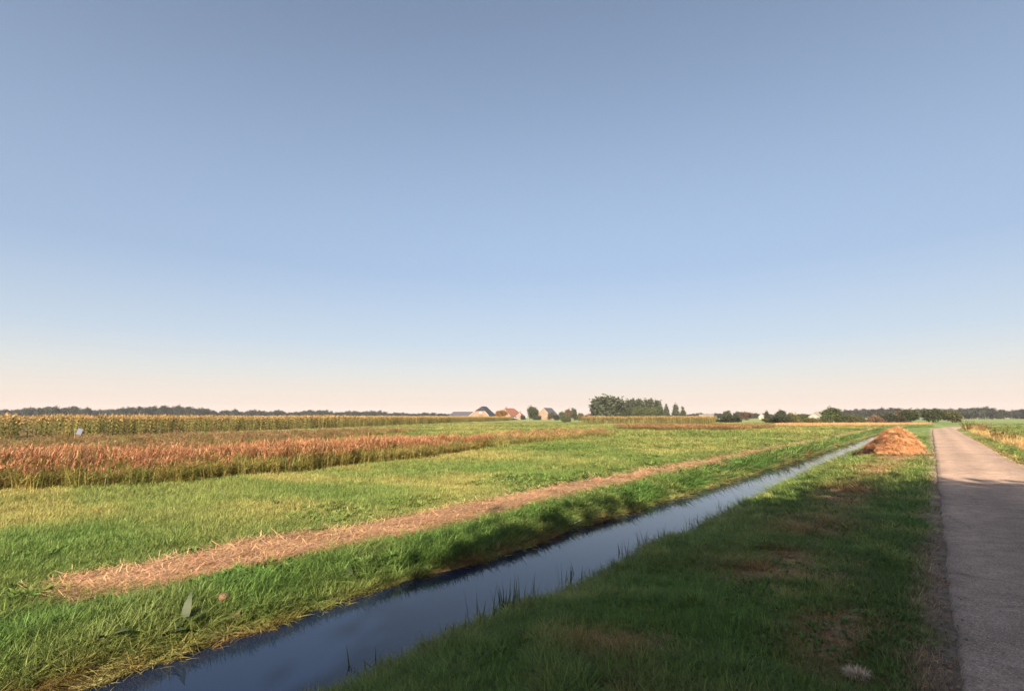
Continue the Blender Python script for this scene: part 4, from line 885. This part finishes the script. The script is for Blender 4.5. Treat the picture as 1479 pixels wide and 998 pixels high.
# dock leaves on the far bank
def dock(px, py, z, leaves, label):
    x, y = ground(px, py, z); o = empty('dock_plant', (x, y, float(land(x, y)))); tag(o, label, 'weed')
    for L_, wd, az, lean in leaves:
        mb = MB(); mb.blade((0, 0, 0), az, L_ * .3, .010, lean, .05, 2, r=.5, taper=0); e2 = (Vector(mb.v[-1]) + Vector(mb.v[-2])) / 2
        mb.blade(e2, az, L_ * .75, wd, lean + .05, .5, 7, r=.5, twist=.4); mb.build('leaf', M_DOCK, o, True)
dock(264, 913, -.17, ((.36, .075, R(135), .15), (.26, .07, R(60), .7), (.24, .07, R(210), .8), (.2, .06, R(-40), .9)), 'dock plant with one tall upright leaf on the far bank')
dock(238, 930, -.22, ((.26, .075, R(20), 1.0), (.24, .07, R(100), .9), (.2, .06, R(-30), 1.0)), 'low dock plant just below the tall-leaved one, at the waterline')
dock(143, 950, -.22, ((.28, .08, R(35), 1.0), (.22, .06, R(-20), .9), (.2, .06, R(110), 1.0)), 'dock plant among the dead stalks at the far waterline')
dock(505, 830, -.08, ((.24, .075, R(150), .5), (.2, .06, R(20), .8), (.2, .06, R(250), .9)), 'dock plant in the sun beside the shaded part of the far bank')
# board and pale branch at the water
M_WOOD = plain('weathered_wood', (.30, .23, .14), .85, .3, 14, .5)
x, y = ground(326, 900, -.20); mb = MB(); mb.box((0, 0, 0), (.30, .075, .03)); o = mb.build('wooden_board', M_WOOD); o.location = (x, y, -.16); o.rotation_euler = (.1, -.38, YAW + .2); tag(o, 'short weathered board stuck in the far bank above the water', 'board')
x, y = ground(822, 763, WATER_Z); mb = MB(); mb.tube([(-.28, -.05, 0), (0, .02, .04), (.3, .05, .12)], [.012, .012, .006], 6); mb.tube([(0, .02, .04), (.1, .12, .13)], [.008, .003], 5); o = mb.build('fallen_branch', plain('pale_wood', (.5, .45, .38), .8, .2, 12)); o.location = (x, y, WATER_Z + .01); o.rotation_euler = (0, 0, YAW + .4); tag(o, 'thin pale branch sticking out of the water by the shaded far bank', 'branch')
# made-up pinkish lump in place of a stitching blur, and pale dead tuft
x, y = ground(322, 868, -.05); g = np.random.default_rng(3); bm = bmesh.new(); bmesh.ops.create_icosphere(bm, subdivisions=3, radius=.06)
for v in bm.verts: v.co *= 1 + .25 * (fbm(v.co.x * 30 + 5, v.co.y * 30 + v.co.z * 17, 151) - .5) * 2; v.co.z *= .75
me = bpy.data.meshes.new('pinkish_blur_lump'); bm.to_mesh(me); bm.free(); me.materials.append(plain('blur_pink', (.24, .13, .095), .95, .25, 30, .6)); o = link('pinkish_blur_lump', me); o.location = (x, y, float(land(x, y)) + .05); tag(o, 'added pinkish lump standing for a stitching blur on the grassy far bank', 'clod')
x, y = ground(1238, 974, .03); mb = tuft(420, .085, .004, .055, 1.0, .9, 3, 401); o = mb.build('dead_grass_tuft', leafy('dead_tuft', None, (.92, .76, .66), trans=.2)); o.location = (x, y, float(land(x, y)) + .05); tag(o, 'pale bleached tuft of dead grass in the shaded verge', 'grass tuft')
# marker on a stake among the weeds
p = at_depth(111, 33.5); mk = empty('field_marker', (p[0], p[1], 0), YAW + R(28)); tag(mk, 'pale blue plate on a thin stake among the weeds before the maize', 'marker')
mb = MB(); mb.tube([(.03, 0, -.1), (0, 0, .75), (-.02, 0, 1.2)], [.018, .016, .016], 6); mb.build('stake', plain('pale_stake', (.42, .33, .2), .8, .2, 12), mk)
mb = MB(); mb.box((-.01, -.03, .98), (.27, .012, .38)); q = mb.build('plate', plain('pale_blue_plate', (.19, .22, .31), .5, .1, 5), mk); q.rotation_euler = (0, R(14), 0)

# ------------------------------------------------------------------ thin haze over the polder
m = bpy.data.materials.new('haze_air'); m.use_nodes = True; nt = m.node_tree; nt.nodes.clear()
pv = nt.nodes.new('ShaderNodeVolumePrincipled'); pv.inputs['Color'].default_value = (.86, .88, .95, 1); pv.inputs['Density'].default_value = 0.00015; pv.inputs['Anisotropy'].default_value = 0.0
mo = nt.nodes.new('ShaderNodeOutputMaterial'); nt.links.new(pv.outputs[0], mo.inputs['Volume'])
mb = MB(); mb.box((0, 560, 15.6), (3700, 2600, 34)); hz = mb.build('haze', m); tag(hz, 'thin pale haze lying over the whole polder', 'haze', kind='stuff')
